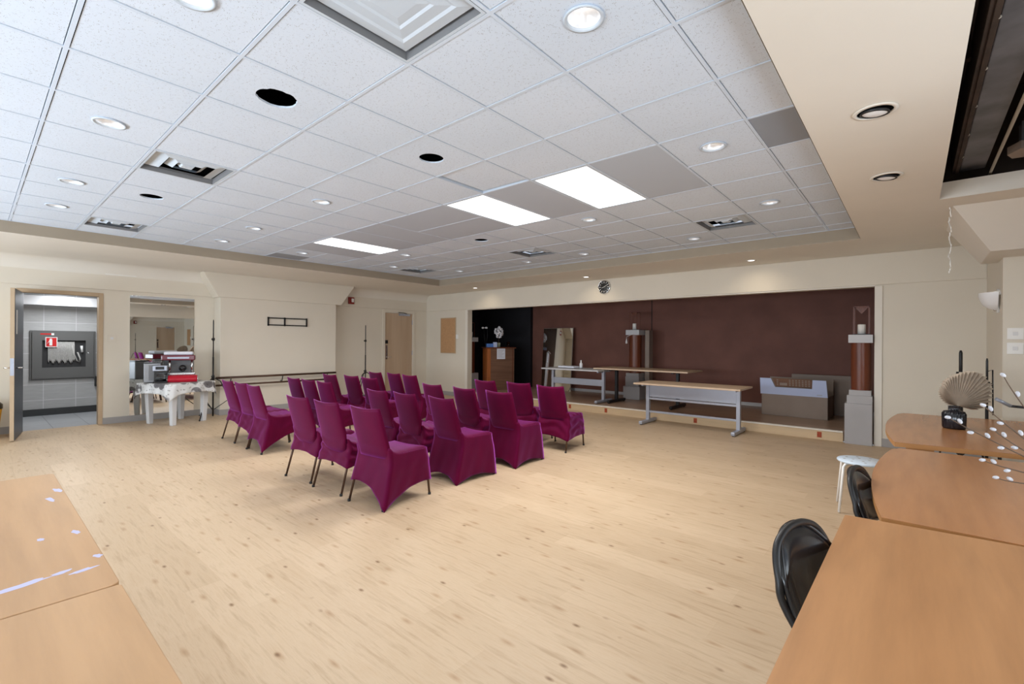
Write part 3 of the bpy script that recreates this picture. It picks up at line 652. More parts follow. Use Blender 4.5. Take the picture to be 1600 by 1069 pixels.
# fluted stand columns with lantern
def column(x, y, zb, H, w_, label, cat='column', steps=((1.0, .42), (.9, .08), (.78, .08)), candles=1, left=False):
    root = empty('display_column', (x, y, zb), 0, label, 'pedestal column'); z = 0; k = H / 1.60
    for (f, h_) in steps:
        hh = h_ * k; a = w_ / 2 * f; MB().box(-a, a, -a, a, z, z + hh).build('plinth', GREYC, root, .004); z += hh
    MB().lathe([(w_ * .40, z), (w_ * .40, H - .12), (w_ * .40, H - .12)], n=40).build('shaft', COLW, root)
    a = w_ * .47; MB().box(-a, a, -a, a, H - .12, H).build('capital', GREYK, root, .004)
    return root
def lantern(x, y, z, label, s=1., n=1, h=.42):
    root = empty('candle_lantern', (x, y, z), 0, label, 'lantern'); a = .09 * s
    MB().box(-a - .015, a + .015, -a - .015, a + .015, 0, .012).build('base_plate', BLACKM, root)
    fr = MB()
    for p_ in (-a, a):
        for q in (-a, a): fr.box(p_ - .005, p_ + .005, q - .005, q + .005, .012, h)
    for q in (-a, a): fr.box(-a, a, q - .005, q + .005, h - .01, h)
    for q in (-a, a): fr.box(q - .005, q + .005, -a, a, h - .01, h)
    fr.build('frame', COLW, root)
    MB().prism([(-a + .01, h - .012), (a - .01, h - .012), (0, h - .11)], -.004, .004, 'y').build('pennant', COLW, root)
    for k in range(n):
        o_ = (k - (n - 1) / 2) * .09; MB().lathe([(.0001, .012), (.05 * s, .012), (.05 * s, .15 * s), (.045 * s, .155 * s), (.0001, .15 * s)], (o_, 0, 0), 24).build('candle', CANDLE, root)
        MB().tube([(o_, 0, .15 * s), (o_, 0, .17 * s)], .003, 6).build('wick', BLACKM, root)
    return root
root = empty('display_column', (-.61, 8.66, 0), 0, 'wood-veneer column on stepped grey cartons at the stage opening beside the cream wall', 'pedestal column')
MB().box(-.165, .165, -.14, .14, 0, .60).build('plinth', GREYC, root, .004); MB().box(-.14, .165, -.13, .13, .60, .72).build('plinth', GREYC, root, .004)
MB().box(-.115, .15, -.12, .12, .72, .80).build('plinth', GREYC, root, .004)
MB().lathe([(.122, .80), (.122, 1.5)], (.02, 0, 0), 40).build('shaft', COLW, root); MB().box(-.125, .165, -.13, .13, 1.5, 1.62).build('capital', GREYK, root, .004)
lantern(-.585, 8.66, 1.62, 'open-frame lantern with a white candle on the column beside the cream wall', 1., 1)
column(-5.0, 10.3, SF, 1.63, .36, 'wood-veneer column against the brown stage wall behind the tables', steps=((1.15, .30), (.95, .22), (.9, .08)))
lantern(-5.02, 10.3, SF + 1.63, 'small dark lantern with white candle on the column at the brown wall')
root = empty('narrow_board', (-4.73, 10.45, SF), 0, 'narrow pale board standing behind the column at the brown stage wall', 'board'); MB().box(-.05, .05, -.1, .1, 0, 1.62).build('board', KRAFT, root)
def bulb_cord(x, y, z, dx, label):
    root = empty('hanging_bulb', (x, y, z), 0, label, 'bulb'); MB().tube([(dx, 0, .17), (dx * .3, 0, .12), (0, 0, .1), (0, 0, .06)], .004, 6).build('cord', WHITEPL, root)
    MB().lathe([(.0001, -.06), (.022, -.055), (.024, -.02), (.012, .03), (.008, .06), (.0001, .06)], n=16).build('bulb', WHITEPL, root)
bulb_cord(-5.12, 10.08, 1.52, .16, 'small white bulb on a cord hanging from the column at the brown wall')
column(-9.50, 9.2, SF, 1.45, .36, 'wood-veneer column beside the tall cabinet with the paper notice', steps=((1.0, .30), (.98, .2)))
lantern(-9.50, 9.2, SF + 1.45, 'lantern holding two white candles on the column beside the tall cabinet', 1., 2)
bulb_cord(-9.5, 9.0, 1.30, -.0, 'small white bulb hanging by the column next to the tall cabinet')

# tall cabinet (bar) on the stage
root = empty('tall_cabinet', (-8.83, 9.68, SF), R(60), 'tall brown veneered cabinet with a paper notice, at the dark end of the stage', 'cabinet')
MB().box(-.39, .39, -.22, .22, 0, 1.15).build('carcass', LECT, root, .004); MB().box(-.398, -.39, -.225, .22, 0, 1.15).box(-.398, -.30, -.226, -.22, 0, 1.15).build('side_panel', SHEDGE, root)
MB().box(-.43, .43, -.26, .25, 1.15, 1.18).build('cabinet_top', COLW, root, .004); MB().box(.33, .35, -.226, -.22, 0, 1.15).build('front_strip', COLW, root)
root = empty('paper_notice', (-8.83 + .866 * .2215, 9.68 - .5 * .2215, 1.16), R(60), 'white paper notice taped to the front of the tall cabinet', 'notice')
MB().box(-.12, .12, -.003, 0, -.15, .14).build('sheet', PAPER, root)
ln = MB()
for k in range(7): ln.box(-.09, .09 - .03 * (k % 3), -.0045, -.003, .09 - k * .032, .098 - k * .032)
ln.build('text_lines', GRBASE, root)
TZ = SF + 1.18
root = empty('vase_of_flowers', (-8.83, 9.68, TZ), 0, 'bunch of white blossoms in a small pale pot on the tall cabinet', 'flowers')
MB().lathe([(.0001, 0), (.045, 0), (.055, .12), (.05, .125), (.0001, .12)], n=20).build('pot', TERR, root)
MB().tube([(0, 0, .12), (.005, 0, .2), (0, 0, .3)], .006, 6).build('stem', TWIG, root)
random.seed(11); bl = MB()
for k in range(46):
    a, b_ = random.uniform(0, 2 * PI), random.uniform(-1, 1); r_ = .105
    bl.ball((r_ * math.cos(a) * math.sqrt(1 - b_ * b_), r_ * math.sin(a) * math.sqrt(1 - b_ * b_), .42 + .14 * b_), .035, n=6)
bl.build('blossom', PETAL, root)
o = MB().box(-.11, .11, -.07, .07, 0, .10).build('tissue_box', BLUEB, bevel=.004); o.location = (-8.955, 9.46, TZ); o.rotation_euler = (0, 0, R(60)); tag(o, 'blue tissue box lying on the tall cabinet beside the blossoms', 'box')
o = MB().box(-.05, .05, -.05, .05, 0, .14).build('small_carton', PALEB, bevel=.003); o.location = (-8.82, 9.52, TZ); o.rotation_euler = (0, 0, R(55)); tag(o, 'small pale blue carton between tissue box and flower pot', 'box')
o = MB().lathe([(.0001, .003), (.045, .003), (.05, .15), (.052, .15), (.048, 0), (.0001, 0)], (-8.69, 9.93, TZ), 20).build('drinking_glass', GLASS); tag(o, 'clear drinking glass at the end of the tall cabinet top', 'glass')
root = empty('two_head_lamp', (-9.03, 9.36, TZ), 0, 'thin black stand with two small white lamp heads on the tall cabinet', 'lamp')
lm = MB(); lm.lathe([(.0001, 0), (.06, 0), (.06, .012), (.0001, .014)], n=20); lm.tube([(0, 0, .01), (-.06, 0, .3), (-.08, 0, .52)], .006, 6); lm.tube([(0, 0, .01), (.07, 0, .3), (.05, 0, .62)], .006, 6); lm.build('stand', BLACKM, root)
for x in (-.09, .04): MB().ball((x, -.02, .54), .04, (1, 1, .7)).build('lamp_head', FROST, root)

# open cartons on stage
root = empty('open_carton', (-1.63, 10.0, SF), R(-1.5), 'long open grey-brown cardboard box with a white flap, on the stage floor', 'cardboard box')
cb = MB(); a, b, hh, t_ = .52, .30, .39, .006
cb.box(-a, a, -b, -b + t_, 0, hh); cb.box(-a, a, b - t_, b, 0, .68); cb.box(-a, -a + t_, -b, b, 0, hh); cb.box(a - t_, a, -b, b, 0, hh); cb.box(-a, a, -b, b, 0, t_); cb.build('box_body', KRAFT, root)
mf = T3((0, -b, hh), 0, R(8)); fp = [(-.54, 0), (.52, 0), (.50, .30), (.30, .30), (.29, .14), (-.29, .14), (-.36, .30), (-.54, .30)]
MB().prism(fp, 0, .006, 'y', mf).build('front_flap', PALEB, root)
gr = MB().prism([(-.34, .30), (-.285, .15), (.285, .15), (.285, .30)], .0, .004, 'y', mf @ T3((0, .03, 0))); gr.build('printed_insert', LECT, root)
pp = MB(); random.seed(5)
for k in range(11):
    for q in range(4):
        if 1 <= k <= 3: continue
        pp.box(-.27 + k * .05, -.243 + k * .05, .027, .0295, .17 + q * .031, .187 + q * .031, mf)
pp.box(-.22, -.10, .027, .0295, .17, .22, mf); pp.build('printed_marks', KRAFT, root)
MB().box(.36, .44, -.003, -.0005, .03, .045, mf).build('printed_logo', STEEL, root)
root = empty('flat_carton', (-1.25, 10.55, SF), R(-2), 'plain grey-brown carton standing behind the open cardboard box', 'cardboard box')
MB().box(-.55, .45, -.08, .0, 0, .74).build('box_body', KRAFT, root, .003)

# wall things on the stage wall
root = empty('wall_clock', (-4.862, YF - .03, 2.632), 0, 'round black-faced wall clock with silver rim above the stage opening', 'clock')
mc = T3((0, 0, 0), 0, R(90)); MB().lathe([(.0001, .022), (.125, .022), (.128, .020)], n=48, m=mc).build('clock_face', BLACKM, root)
MB().lathe([(.125, 0), (.142, 0), (.142, .03), (.134, .036), (.126, .03), (.125, .02)], n=48, m=mc).build('rim', CHROME, root)
nm = MB()
for k in range(12):
    a = k * PI / 6; r1 = .085 if k % 3 else .078
    nm.box(-.006, .006, -.0245, -.0225, r1, .115, Matrix.Rotation(a, 4, 'Y'))
nm.build('hour_marks', WHITEPL, root)
MB().box(-.004, .004, -.027, -.025, -.01, .06, Matrix.Rotation(R(-105), 4, 'Y')).build('hour_hand', WHITEPL, root); MB().box(-.003, .003, -.03, -.028, -.01, .09, Matrix.Rotation(R(60), 4, 'Y')).build('minute_hand', WHITEPL, root)
root = empty('cork_board', (-9.73, YF, 1.65), 0, 'upright cork board with thin wood frame beside the veneer door corner', 'notice board')
MB().box(-.29, .29, -.02, 0, -.47, .47).build('cork_panel', CORK, root)
fr = MB()
for (a, b, c, d_) in ((-.305, .305, .47, .49), (-.305, .305, -.49, -.47), (-.305, -.29, -.47, .47), (.29, .305, -.47, .47)): fr.box(a, b, -.026, 0, c, d_)
fr.build('frame', DOORT, root)
o = MB().box(-9.40, -9.33, YF - .03, YF, 1.56, 1.68).build('thermostat', CREAMPL, bevel=.004); tag(o, 'small cream thermostat at the edge of the cork board', 'thermostat')

# wall things on the other walls
root = empty('fire_alarm', (XL + .03, 6.19, 2.49), 0, 'red fire alarm horn with strobe high on the wall beside the sloped box', 'fire alarm')
MB().box(0, .05, -.075, .075, -.085, .085).build('alarm_body', mat('dark_red_plastic', (.23, .02, .015), .4), root, .008); MB().box(.05, .075, -.01, .05, -.04, .05).build('strobe_lens', FROST, root, .006)
root = empty('tv_mount', (BX, 4.5, 1.885), 0, 'black metal television bracket screwed to the wall above the ballet barre', 'wall bracket')
br_ = MB(); a, b = .42, .085
for z in (-b, b - .022): br_.box(.01, .03, -a, a, z, z + .022)
for y in (-a, -.08, a - .02): br_.box(.0, .03, y, y + .025, -b - .008, b + .008)
br_.build('bracket_frame', BLACKM, root)
for z, y in ((.665 - .0, 0),): pass
root = empty('ballet_barre', (BX, 4.36, 0), 0, 'double wooden ballet barre on the wall behind the chairs', 'ballet barre')
MB().tube([(.12, -1.27, .745), (.12, 1.2, .745)], .022, 12).build('rail', LEGBR, root); MB().tube([(.12, -1.27, .60), (.12, 1.2, .60)], .018, 12).build('rail', LEGBR, root)
for y in (-1.0, 0, 1.0): MB().tube([(0, y, .62), (.06, y, .60), (.12, y, .745)], .01, 8).build('bracket', BLACKM, root)
root = empty('wall_mirror', (XL, 2.36, 1.14), 0, 'tall frameless wall mirror behind the white plastic table', 'mirror')
MB().box(0, .008, -.495, .495, -1.12, 1.14).build('mirror_pane', MIRROR, root); 
root = empty('dance_mirror', (XR, 5.1, 1.25), 0, 'large dance mirror on the wall behind the beech tables', 'mirror')
MB().box(-.008, 0, -1.7, 1.7, -1.1, 1.1).build('mirror_pane', MIRROR, root)
def switch(name, m_, label, slots=1, cat='switch'):
    root = empty(name, (0, 0, 0), 0, label, cat); root.matrix_world = m_
    MB().box(-.06, .06, -.008, 0, -.06, .06).build('cover_plate', WALL if m_.translation.x < -5 else CREAMPL, root, .003)
    MB().box(-.02, .02, -.014, -.008, -.02, .02).build('toggle', WHITEPL, root, .002); return root
switch('light_switch', T3((.812, 7.17, 1.60)), 'upper cream switch plate on the pier beside the glass wall lamp')
switch('light_dimmer', T3((.812, 7.17, 1.445)), 'lower cream switch plate on the pier, under the other one')
switch('light_switch', T3((XL, 1.62, 1.5), R(90)), 'pale switch plate between the open doorway and the wall mirror')
o = MB().box(XL + .03, XL + .036, 1.52, 1.95, 2.615, 2.625).build('wall_plate', CREAMPL); tag(o, 'thin cream strip high on the wall above the doorway and mirror', 'strip')
# glass sconce on the pier side
root = empty('wall_sconce', (.72, 7.45, 2.0), 0, 'frosted glass bowl wall lamp with chrome bracket on the pier', 'wall lamp')
def scf(u, v_):
    a = PI * u; q = math.sin(v_ * PI / 2); z = -.16 * math.cos(v_ * PI / 2)
    return (-.145 * math.sin(a) * q - .02, .17 * math.cos(a) * q, z * 1.2 + .06)
MB().grid(scf, 20, 10).build('glass_bowl', FROST, root, recalc=False)
mb_ = MB().box(-.02, 0, -.02, .02, -.16, .1); mb_.box(-.05, 0, -.14, -.1, .03, .07); mb_.ball((-.03, 0, -.13), .015); mb_.build('bracket', CHROME, root)

# light stands (tripods)
def tripod(name, x, y, zb, H, label, spread=.45, rz=0, thick=.014, legz=.75):
    root = empty(name, (x, y, zb), rz, label, 'light stand')
    MB().tube([(0, 0, .03), (0, 0, H * .62)], thick).build('pole', BLACKM, root)
    MB().tube([(0, 0, H * .62), (0, 0, H - .03), (0, 0, H)], [thick * .72, thick * .72, thick * .4]).build('upper_pole', BLACKM, root)
    for z in (H * .42, H * .80):
        k = MB(); k.lathe([(.0001, -.025), (thick * 1.7, -.025), (thick * 1.7, .025), (.0001, .025)], (0, 0, z), 14); k.tube([(0, 0, z), (0, -.05, z)], .007, 8); k.ball((0, -.055, z), .014); k.build('clamp', BLACKM, root)
    for q in range(3):
        a = q * 2 * PI / 3 + .4; c, s_ = math.cos(a), math.sin(a)
        lg = MB(); lg.tube([(c * .03, s_ * .03, legz), (c * .12, s_ * .12, legz - .06), (c * spread, s_ * spread, .01)], .010, 8); lg.tube([(c * .02, s_ * .02, .16), (c * spread * .55, s_ * spread * .55, .01 + (legz - .07) * .45)], .007, 6)
        lg.build('leg', BLACKM, root)
        MB().ball((c * spread, s_ * spread, .014), .014).build('rubber_foot', RUBBER, root)
    MB().lathe([(.0001, legz - .03), (.026, legz - .03), (.026, legz + .03), (.0001, legz + .03)], n=14).build('hub', BLACKM, root)
    return root
tripod('light_stand', -10.12, 3.02, 0, 1.87, 'tall black tripod light stand between the wall mirror and the ballet barre', .42, .9)
tripod('light_stand', -9.75, 6.05, 0, 1.86, 'tall black tripod light stand before the wall, next to the veneer door', .42, .5)
tripod('speaker_stand', .432, 7.75, 0, 1.413, 'thick plain black stand pole behind the dried palm leaf', .25, 0, .024, .62)
r2 = tripod('microphone_stand', .584, 6.92, 0, 1.34, 'thin black stand with a grey boom beside the palm leaf vase', .26, .6, .014, .66)
MB().tube([(.0, 0, 1.2), (.045, -.01, 1.22), (.05, -.01, .75)], .006, 6).build('clip_arm', BLACKM, r2)
MB().tube([(.0, -.1, .93), (.12, -.12, .86)], .017, 10).build('boom_arm', STEEL, r2); MB().tube([(.12, -.12, .86), (.36, -.16, .84)], .013, 8).build('boom_grip', BLACKP, r2)

# yellow bin at the frame edge
root = empty('yellow_bin', (-10.33, .12, 0), 0, 'yellow bin with a black lid by the open door, cut by the photo edge', 'bin')
MB().lathe([(.0001, 0), (.15, 0), (.19, .42), (.19, .44), (.0001, .44)], n=32).build('bin_body', YELLOW, root); MB().lathe([(.2, .44), (.2, .50), (.15, .56), (.05, .58), (.0001, .58)], n=32).build('bin_lid', BLACKP, root)

# ------------------------------------------------------------------ plastic table with coffee things
PTX, PTY = -10.04, 2.43
root = empty('plastic_table', (PTX, PTY, 0), R(22), 'white plastic garden table under a printed cloth, before the wall mirror', 'table')
for sx_, sy_ in ((-1, -1), (1, -1), (1, 1), (-1, 1)):
    MB().add([(sx_ * .30 + a * .05, sy_ * .29 + b * .05, .69) for a, b in ((-1, -1), (1, -1), (1, 1), (-1, 1))] + [(sx_ * .285 + a * .035, sy_ * .275 + b * .035, 0) for a, b in ((-1, -1), (1, -1), (1, 1), (-1, 1))],
             [(0, 1, 2, 3), (7, 6, 5, 4)] + [(k, (k + 1) % 4, 4 + (k + 1) % 4, 4 + k) for k in range(4)]).build('leg', GREYPL, root, .006)
MB().box(-.42, .42, -.42, .42, .69, .725).build('tabletop', WHITEPL, root, .02, 3)
random.seed(2)
def clothf(a, b):
    # a around the square, b: 0 centre .. 1 hem
    ang = a * 2 * PI; c, s_ = math.cos(ang), math.sin(ang); k = 1 / max(abs(c), abs(s_)); kk = min(k, 1.28); half = .43
    if b <= .5: q = b * 2; return (c * kk * half * q, s_ * kk * half * q, .7285)
    q = (b - .5) * 2; cor = max(0, (k - 1) / .414); dz = (.17 + .13 * cor ** 2) * q; wv = (.018 * math.sin(ang * 13) + .012 * math.sin(ang * 7 + 1)) * q
    rr = half + .012 + .03 * q + wv
    return (c * kk * rr, s_ * kk * rr, .7285 - dz)
o = MB().grid(clothf, 120, 16).build('tablecloth', CLOTH); o.location = (PTX, PTY, 0); o.rotation_euler = (0, 0, R(22)); so = o.modifiers.new('thick', 'SOLIDIFY'); so.thickness = .002
tag(o, 'white vinyl tablecloth printed with grey flowers on the plastic table', 'tablecloth')
TT = .731
FA = R(72)   # things on the table face the room
root = empty('drip_coffee_maker', (-9.93, 2.16, TT), FA, 'black and silver drip coffee maker with glass jug on the flowered cloth', 'coffee maker')
MB().box(-.1, .1, -.11, .11, 0, .03).build('hot_plate', BLACKP, root, .005); MB().box(-.1, .1, .04, .11, .03, .30).build('tower', BLACKP, root, .006); MB().box(-.1, .1, -.11, .04, .21, .30).build('brew_head', STEEL, root, .008)
MB().box(-.06, .06, -.113, -.11, .235, .285).build('control_panel', BLACKP, root)
MB().lathe([(.0001, .032), (.062, .032), (.07, .08), (.06, .13), (.045, .155), (.048, .165)], (0, -.035, 0), 28).build('glass_jug', GLASS, root); MB().tube([(.06, -.05, .15), (.105, -.07, .14), (.10, -.07, .07), (.065, -.05, .06)], .008, 8).build('jug_handle', BLACKP, root)
MB().lathe([(.0001, .034), (.058, .034), (.064, .07), (.0001, .07)], (0, -.035, 0), 20).build('coffee', BLACKG, root)
root = empty('coffee_canister', (-10.16, 2.10, TT), FA, 'tall grey metal appliance beside the drip coffee maker', 'appliance')
MB().box(-.12, .12, -.10, .10, .0, .34).build('appliance_body', BRUSH, root, .012, ); MB().box(-.05, .10, -.104, -.10, .03, .31).build('dark_front', VENTD, root, .002); MB().box(-.122, .122, -.102, .102, .34, .355).build('appliance_lid', BLACKP, root, .003)
root = empty('red_toaster', (-9.86, 2.47, TT), FA, 'long glossy red rounded appliance at the front of the flowered cloth', 'appliance')
pr = [(-.07, 0), (.085, 0), (.085, .09), (.05, .115), (0, .125), (-.05, .118), (-.082, .10), (-.10, .07), (-.10, .045), (-.09, .02)]
MB().prism([(a, b) for a, b in pr], -.215, .215, 'x').build('red_body', REDG, root, .012, 3)
for s_ in (-1, 1): MB().prism([(a * .98, b * .98 + .001) for a, b in pr], min(s_ * .215, s_ * .228), max(s_ * .215, s_ * .228), 'x').build('end_cap', CHROME, root, .003)
root = empty('espresso_machine', (-10.15, 2.48, TT), FA, 'burgundy and chrome espresso machine behind the glossy red appliance', 'espresso machine')
MB().box(-.25, .25, -.12, .12, 0, .16).build('drip_base', CHROME, root, .01); MB().box(-.22, .22, .04, .12, .16, .38).build('back_body', VENTD, root, .006); MB().box(-.25, .25, -.13, .12, .38, .475).build('burgundy_head', BURG, root, .015)
MB().box(-.16, .16, -.133, -.13, .41, .44).build('chrome_strip', STEEL, root)
for s_ in (-.13, .20): MB().tube([(s_, -.08, .16), (s_, -.08, .38)], .018, 12).build('chrome_post', CHROME, root)
MB().ball((.06, -.07, .235), .06).build('black_dial', BLACKP, root)
o = MB().box(-.22, .22, -.10, .10, 0, .06).build('folded_towel', PAPER, bevel=.025); o.location = (-10.15, 2.48, TT + .476); o.rotation_euler = (0, 0, FA); tag(o, 'folded white towel lying on top of the burgundy espresso machine', 'towel')

# ------------------------------------------------------------------ chairs in stretch covers
def leg_pt(front, sx_, z, W=.235):
    if front: return Vector((sx_ * (W - .01 + .005 * (1 - z / .45)), .225 + .055 * (1 - z / .45), z))
    return Vector((sx_ * (W - .015 + .015 * (1 - z / .45)), -.17 - .12 * (1 - z / .45), z))
def back_y(z): return -.185 - .125 * (z - .45) / .44
def chair(x, y, rot, hem, label, rnd=False, fold=0., arch=.10, seedn=0):
    """hem: heights of the cover's hem at rear-left, rear-right, front-right, front-left"""
    rnd_ = random.Random(seedn)
    root = empty('banquet_chair', (x, y, 0), R(rot), label, 'chair', 'chairs in burgundy covers facing the stage')
    for fr_, sx_ in ((0, -1), (0, 1), (1, 1), (1, -1)):
        MB().tube([leg_pt(fr_, sx_, .44), leg_pt(fr_, sx_, .012)], [.012, .0105], 10).build('leg', LEGBR, root)
        p_ = leg_pt(fr_, sx_, .0); MB().lathe([(.0001, 0), (.014, 0), (.014, .02), (.0001, .022)], (p_.x, p_.y, 0), 12).build('rubber_foot', RUBBER, root)
    # backrest: stretch sleeve, slightly dished, top corners a little raised
    zt_, zb_ = .893, (.36 if rnd else .425); tk = .022
    def bk(side):
        def f(u, v_):
            z = zb_ + (zt_ - zb_) * v_; s_ = 2 * u - 1
            if rnd: lo = zb_ + .11 * s_ ** 4 * 1.0; z = lo + (zt_ - lo) * v_
            z -= .018 * (1 - s_ * s_) * v_ ** 3
            w_ = .224 - .016 * v_ + (.006 * math.sin(v_ * PI)); th = tk * max(0, 1 - abs(s_) ** 6) ** .5 * (1 - .55 * v_ ** 4)
            if rnd: w_ *= (1 - .10 * (1 - v_) ** 5); th *= .35 + .65 * min(1, v_ * 8)
            dish = -.018 * (1 - s_ * s_)
            yy = back_y(z) + dish * (1 if z > .5 else .5) - (.022 * math.exp(-((v_ - .08) / .12) ** 2) if rnd else 0)
            return (s_ * w_, yy + side * th, z)
        return f
    b_ = MB(); b_.grid(bk(-1), 14, 14); b_.grid(bk(1), 14, 14)
    b_.grid(lambda u, v_: tuple(Vector(bk(-1)(u, 1)).lerp(Vector(bk(1)(u, 1)), v_)), 14, 2)
    b_.grid(lambda u, v_: tuple(Vector(bk(-1)(u, 0)).lerp(Vector(bk(1)(u, 0)), v_)), 14, 1)
    b_.build('backrest', FABRIC, root)
    # seat cushion
    def st(u, v_):
        s_, t_ = 2 * u - 1, v_; X = s_ * .222; Y = -.19 + .425 * t_
        e_ = max(abs(s_), abs(2 * t_ - 1)); z = .468 + .014 * (1 - e_ ** 3) - .014 * max(0, e_ - .85) / .15 + (.006 if t_ > .9 else 0) * abs(s_) + .012 * t_ * abs(s_) ** 3
        z += fold * .010 * math.sin(t_ * 26 + s_ * 3 + seedn) * (1 - t_ * .4)
        return (X, Y, z)
    sm_ = MB(); sm_.grid(st, 12, 16)
    sm_.grid(lambda u, v_: (st(u, 0)[0], st(u, 0)[1], st(u, 0)[2] - .03 * v_), 12, 1); sm_.grid(lambda u, v_: (st(1, u)[0], st(1, u)[1], st(1, u)[2] - .03 * v_), 16, 1)
    sm_.grid(lambda u, v_: (st(0, u)[0], st(0, u)[1], st(0, u)[2] - .03 * v_), 16, 1); sm_.grid(lambda u, v_: (st(u, 1)[0], st(u, 1)[1], st(u, 1)[2] - .03 * v_), 12, 1)
    sm_.build('seat', FABRIC, root)
    # skirt
    cor = [(0, -1), (0, 1), (1, 1), (1, -1)]; topc = [Vector((-.226, -.214, .53)), Vector((.226, -.214, .53)), Vector((.226, .238, .466)), Vector((-.226, .238, .466))]
    def sk(a, b):
        q = (a * 4) % 4; k = int(q) % 4; s_ = q - int(q); k2 = (k + 1) % 4
        tp = topc[k].lerp(topc[k2], s_)
        if k == 1: tp = Vector((.226, tp.y, .466 + .064 * (1 - s_) ** 9))
        if k == 3: tp = Vector((-.226, tp.y, .466 + .064 * s_ ** 9))
        h0, h1 = hem[k], hem[k2]; hz = h0 + (h1 - h0) * s_ + (arch if k != 0 else arch * 1.25) * 4 * s_ * (1 - s_) * (1 if min(h0, h1) < .15 else .35)
        z = tp.z + (hz - tp.z) * b
        c0 = leg_pt(cor[k][0], cor[k][1], max(0, min(.45, z)), .252 + .02 * z - .013 * min(1, z / .45) + .001); c1 = leg_pt(cor[k2][0], cor[k2][1], max(0, min(.45, z)), .252 + .02 * z - .013 * min(1, z / .45) + .001); c0.y += .018 if cor[k][0] else -.018; c1.y += .018 if cor[k2][0] else -.018; bp = c0.lerp(c1, s_)
        mid = Vector((tp.x, tp.y, z)).lerp(Vector((bp.x, bp.y, z)), min(1, b * 3.2))
        nrm = [Vector((0, -1, 0)), Vector((1, 0, 0)), Vector((0, 1, 0)), Vector((-1, 0, 0))][k]
        inw = .018 * math.sin(PI * s_) * b * (1 if min(h0, h1) < .15 else .3); mid -= nrm * inw
        mid += nrm * (.012 * (1 if k in (1, 3) else .5))
        mid += nrm * fold * .009 * math.sin(b * (15 + 4 * math.sin(seedn * 2.3)) + s_ * (5 * math.sin(seedn * 1.3 + k)) + 2.2 * math.sin(s_ * 6 + seedn) + seedn * 1.7 + k) * math.sin(PI * min(1, b * 1.1) * .9 + .1)
        mid += nrm * .003 * math.sin(s_ * 19 + b * 5 + seedn) * b
        return (mid.x, mid.y, mid.z)
    s2 = MB(); s2.grid(sk, 64, 20); o = s2.build('skirt', FABRIC, root)
    so_ = o.modifiers.new('thick', 'SOLIDIFY'); so_.thickness = .002
    return root
CH = [
 (-7.64, 2.77, 1, (.27, .25, .20, .25), 'outer chair of the camera-side row by the barre, beside the light stand', 0, .6),
 (-7.13, 2.77, 2, (.24, .16, .18, .2), 'middle chair of the camera-side row by the barre', 0, .6),
 (-6.62, 2.745, 1, (.13, .03, .25, .25), 'aisle chair of the camera-side row by the barre, skirt pulled low', 0, .5),
 (-7.48, 3.66, 1, (.2, .2, .25, .25), 'second-row chair counted from the camera, by the barre, farthest from the aisle', 0, .5),
 (-6.99, 3.66, 1, (.2, .2, .25, .25), 'middle second-row chair on the barre side', 0, .5),
 (-6.50, 3.66, 2, (.2, .2, .25, .25), 'second-row chair on the barre side, next to the centre aisle', 0, .5),
 (-7.85, 4.45, 4, (.2, .2, .2, .2), 'third-row chair on the barre side, closest to the barre', 0, .4),
 (-7.34, 4.57, 4, (.2, .2, .2, .2), 'middle third-row chair on the barre side', 1, .4),
 (-6.72, 4.53, 4, (.2, .2, .2, .2), 'third-row chair on the barre side, next to the centre aisle', 0, .4),
 (-7.83, 5.37, 1, (.1, .1, .1, .1), 'stage-row chair on the barre side, closest to the far light stand', 0, .3),
 (-7.32, 5.44, -1, (.1, .1, .1, .1), 'middle stage-row chair on the barre side, before the veneer door', 0, .3),
 (-6.74, 5.36, 0, (.1, .1, .1, .1), 'stage-row chair on the barre side, next to the centre aisle', 0, .3),
 (-5.08, 4.50, -1, (.1, .05, .1, .1), 'third-row chair on the stage-table side, next to the centre aisle', 0, .2),
 (-4.98, 2.565, 6, (.28, .26, .30, .3), 'camera-side row chair beside the aisle, rounded back, bare brown legs', 1, .8),
 (-4.38, 2.575, 5, (.27, .25, .26, .28), 'middle camera-side row chair with rounded back between two others, legs bare', 1, 1.),
 (-3.74, 2.60, 6.4, (.19, .0, .15, .2), 'chair closest to the camera, cover stretched down to one floor corner', 0, .12),
 (-4.95, 3.53, 0, (.2, .2, .25, .25), 'second-row chair beside the centre aisle, behind the rounded-back chairs', 0, .6),
 (-4.42, 3.55, 0, (.25, .2, .22, .25), 'middle second-row chair with loose bunched skirt', 1, 1.),
 (-3.79, 3.56, -1, (.02, .0, .0, .02), 'second-row outer end chair, cover down to the floor all round', 0, .05),
 (-4.38, 4.45, -1, (.2, .2, .2, .2), 'middle third-row chair with dark creased back', 1, .9),
 (-5.03, 5.49, 3, (.2, .2, .2, .2), 'stage-row chair beside the centre aisle, in line with the column base', 0, .4),
 (-3.77, 4.43, 2, (.02, .0, .0, .02), 'third-row outer end chair, cover tight to the floor', 0, .05),
 (-4.41, 5.54, 5, (.2, .2, .2, .2), 'middle stage-row chair with creased back', 1, .8),
 (-3.78, 5.45, 7, (.2, .15, .17, .2), 'stage-row outer end chair with wrinkled hiked cover and bare legs', 0, .9),
]
for k, (x, y, r_, hm, lb, rd, fo) in enumerate(CH): chair(x, y, r_, hm, lb, bool(rd), fo, .055, k)

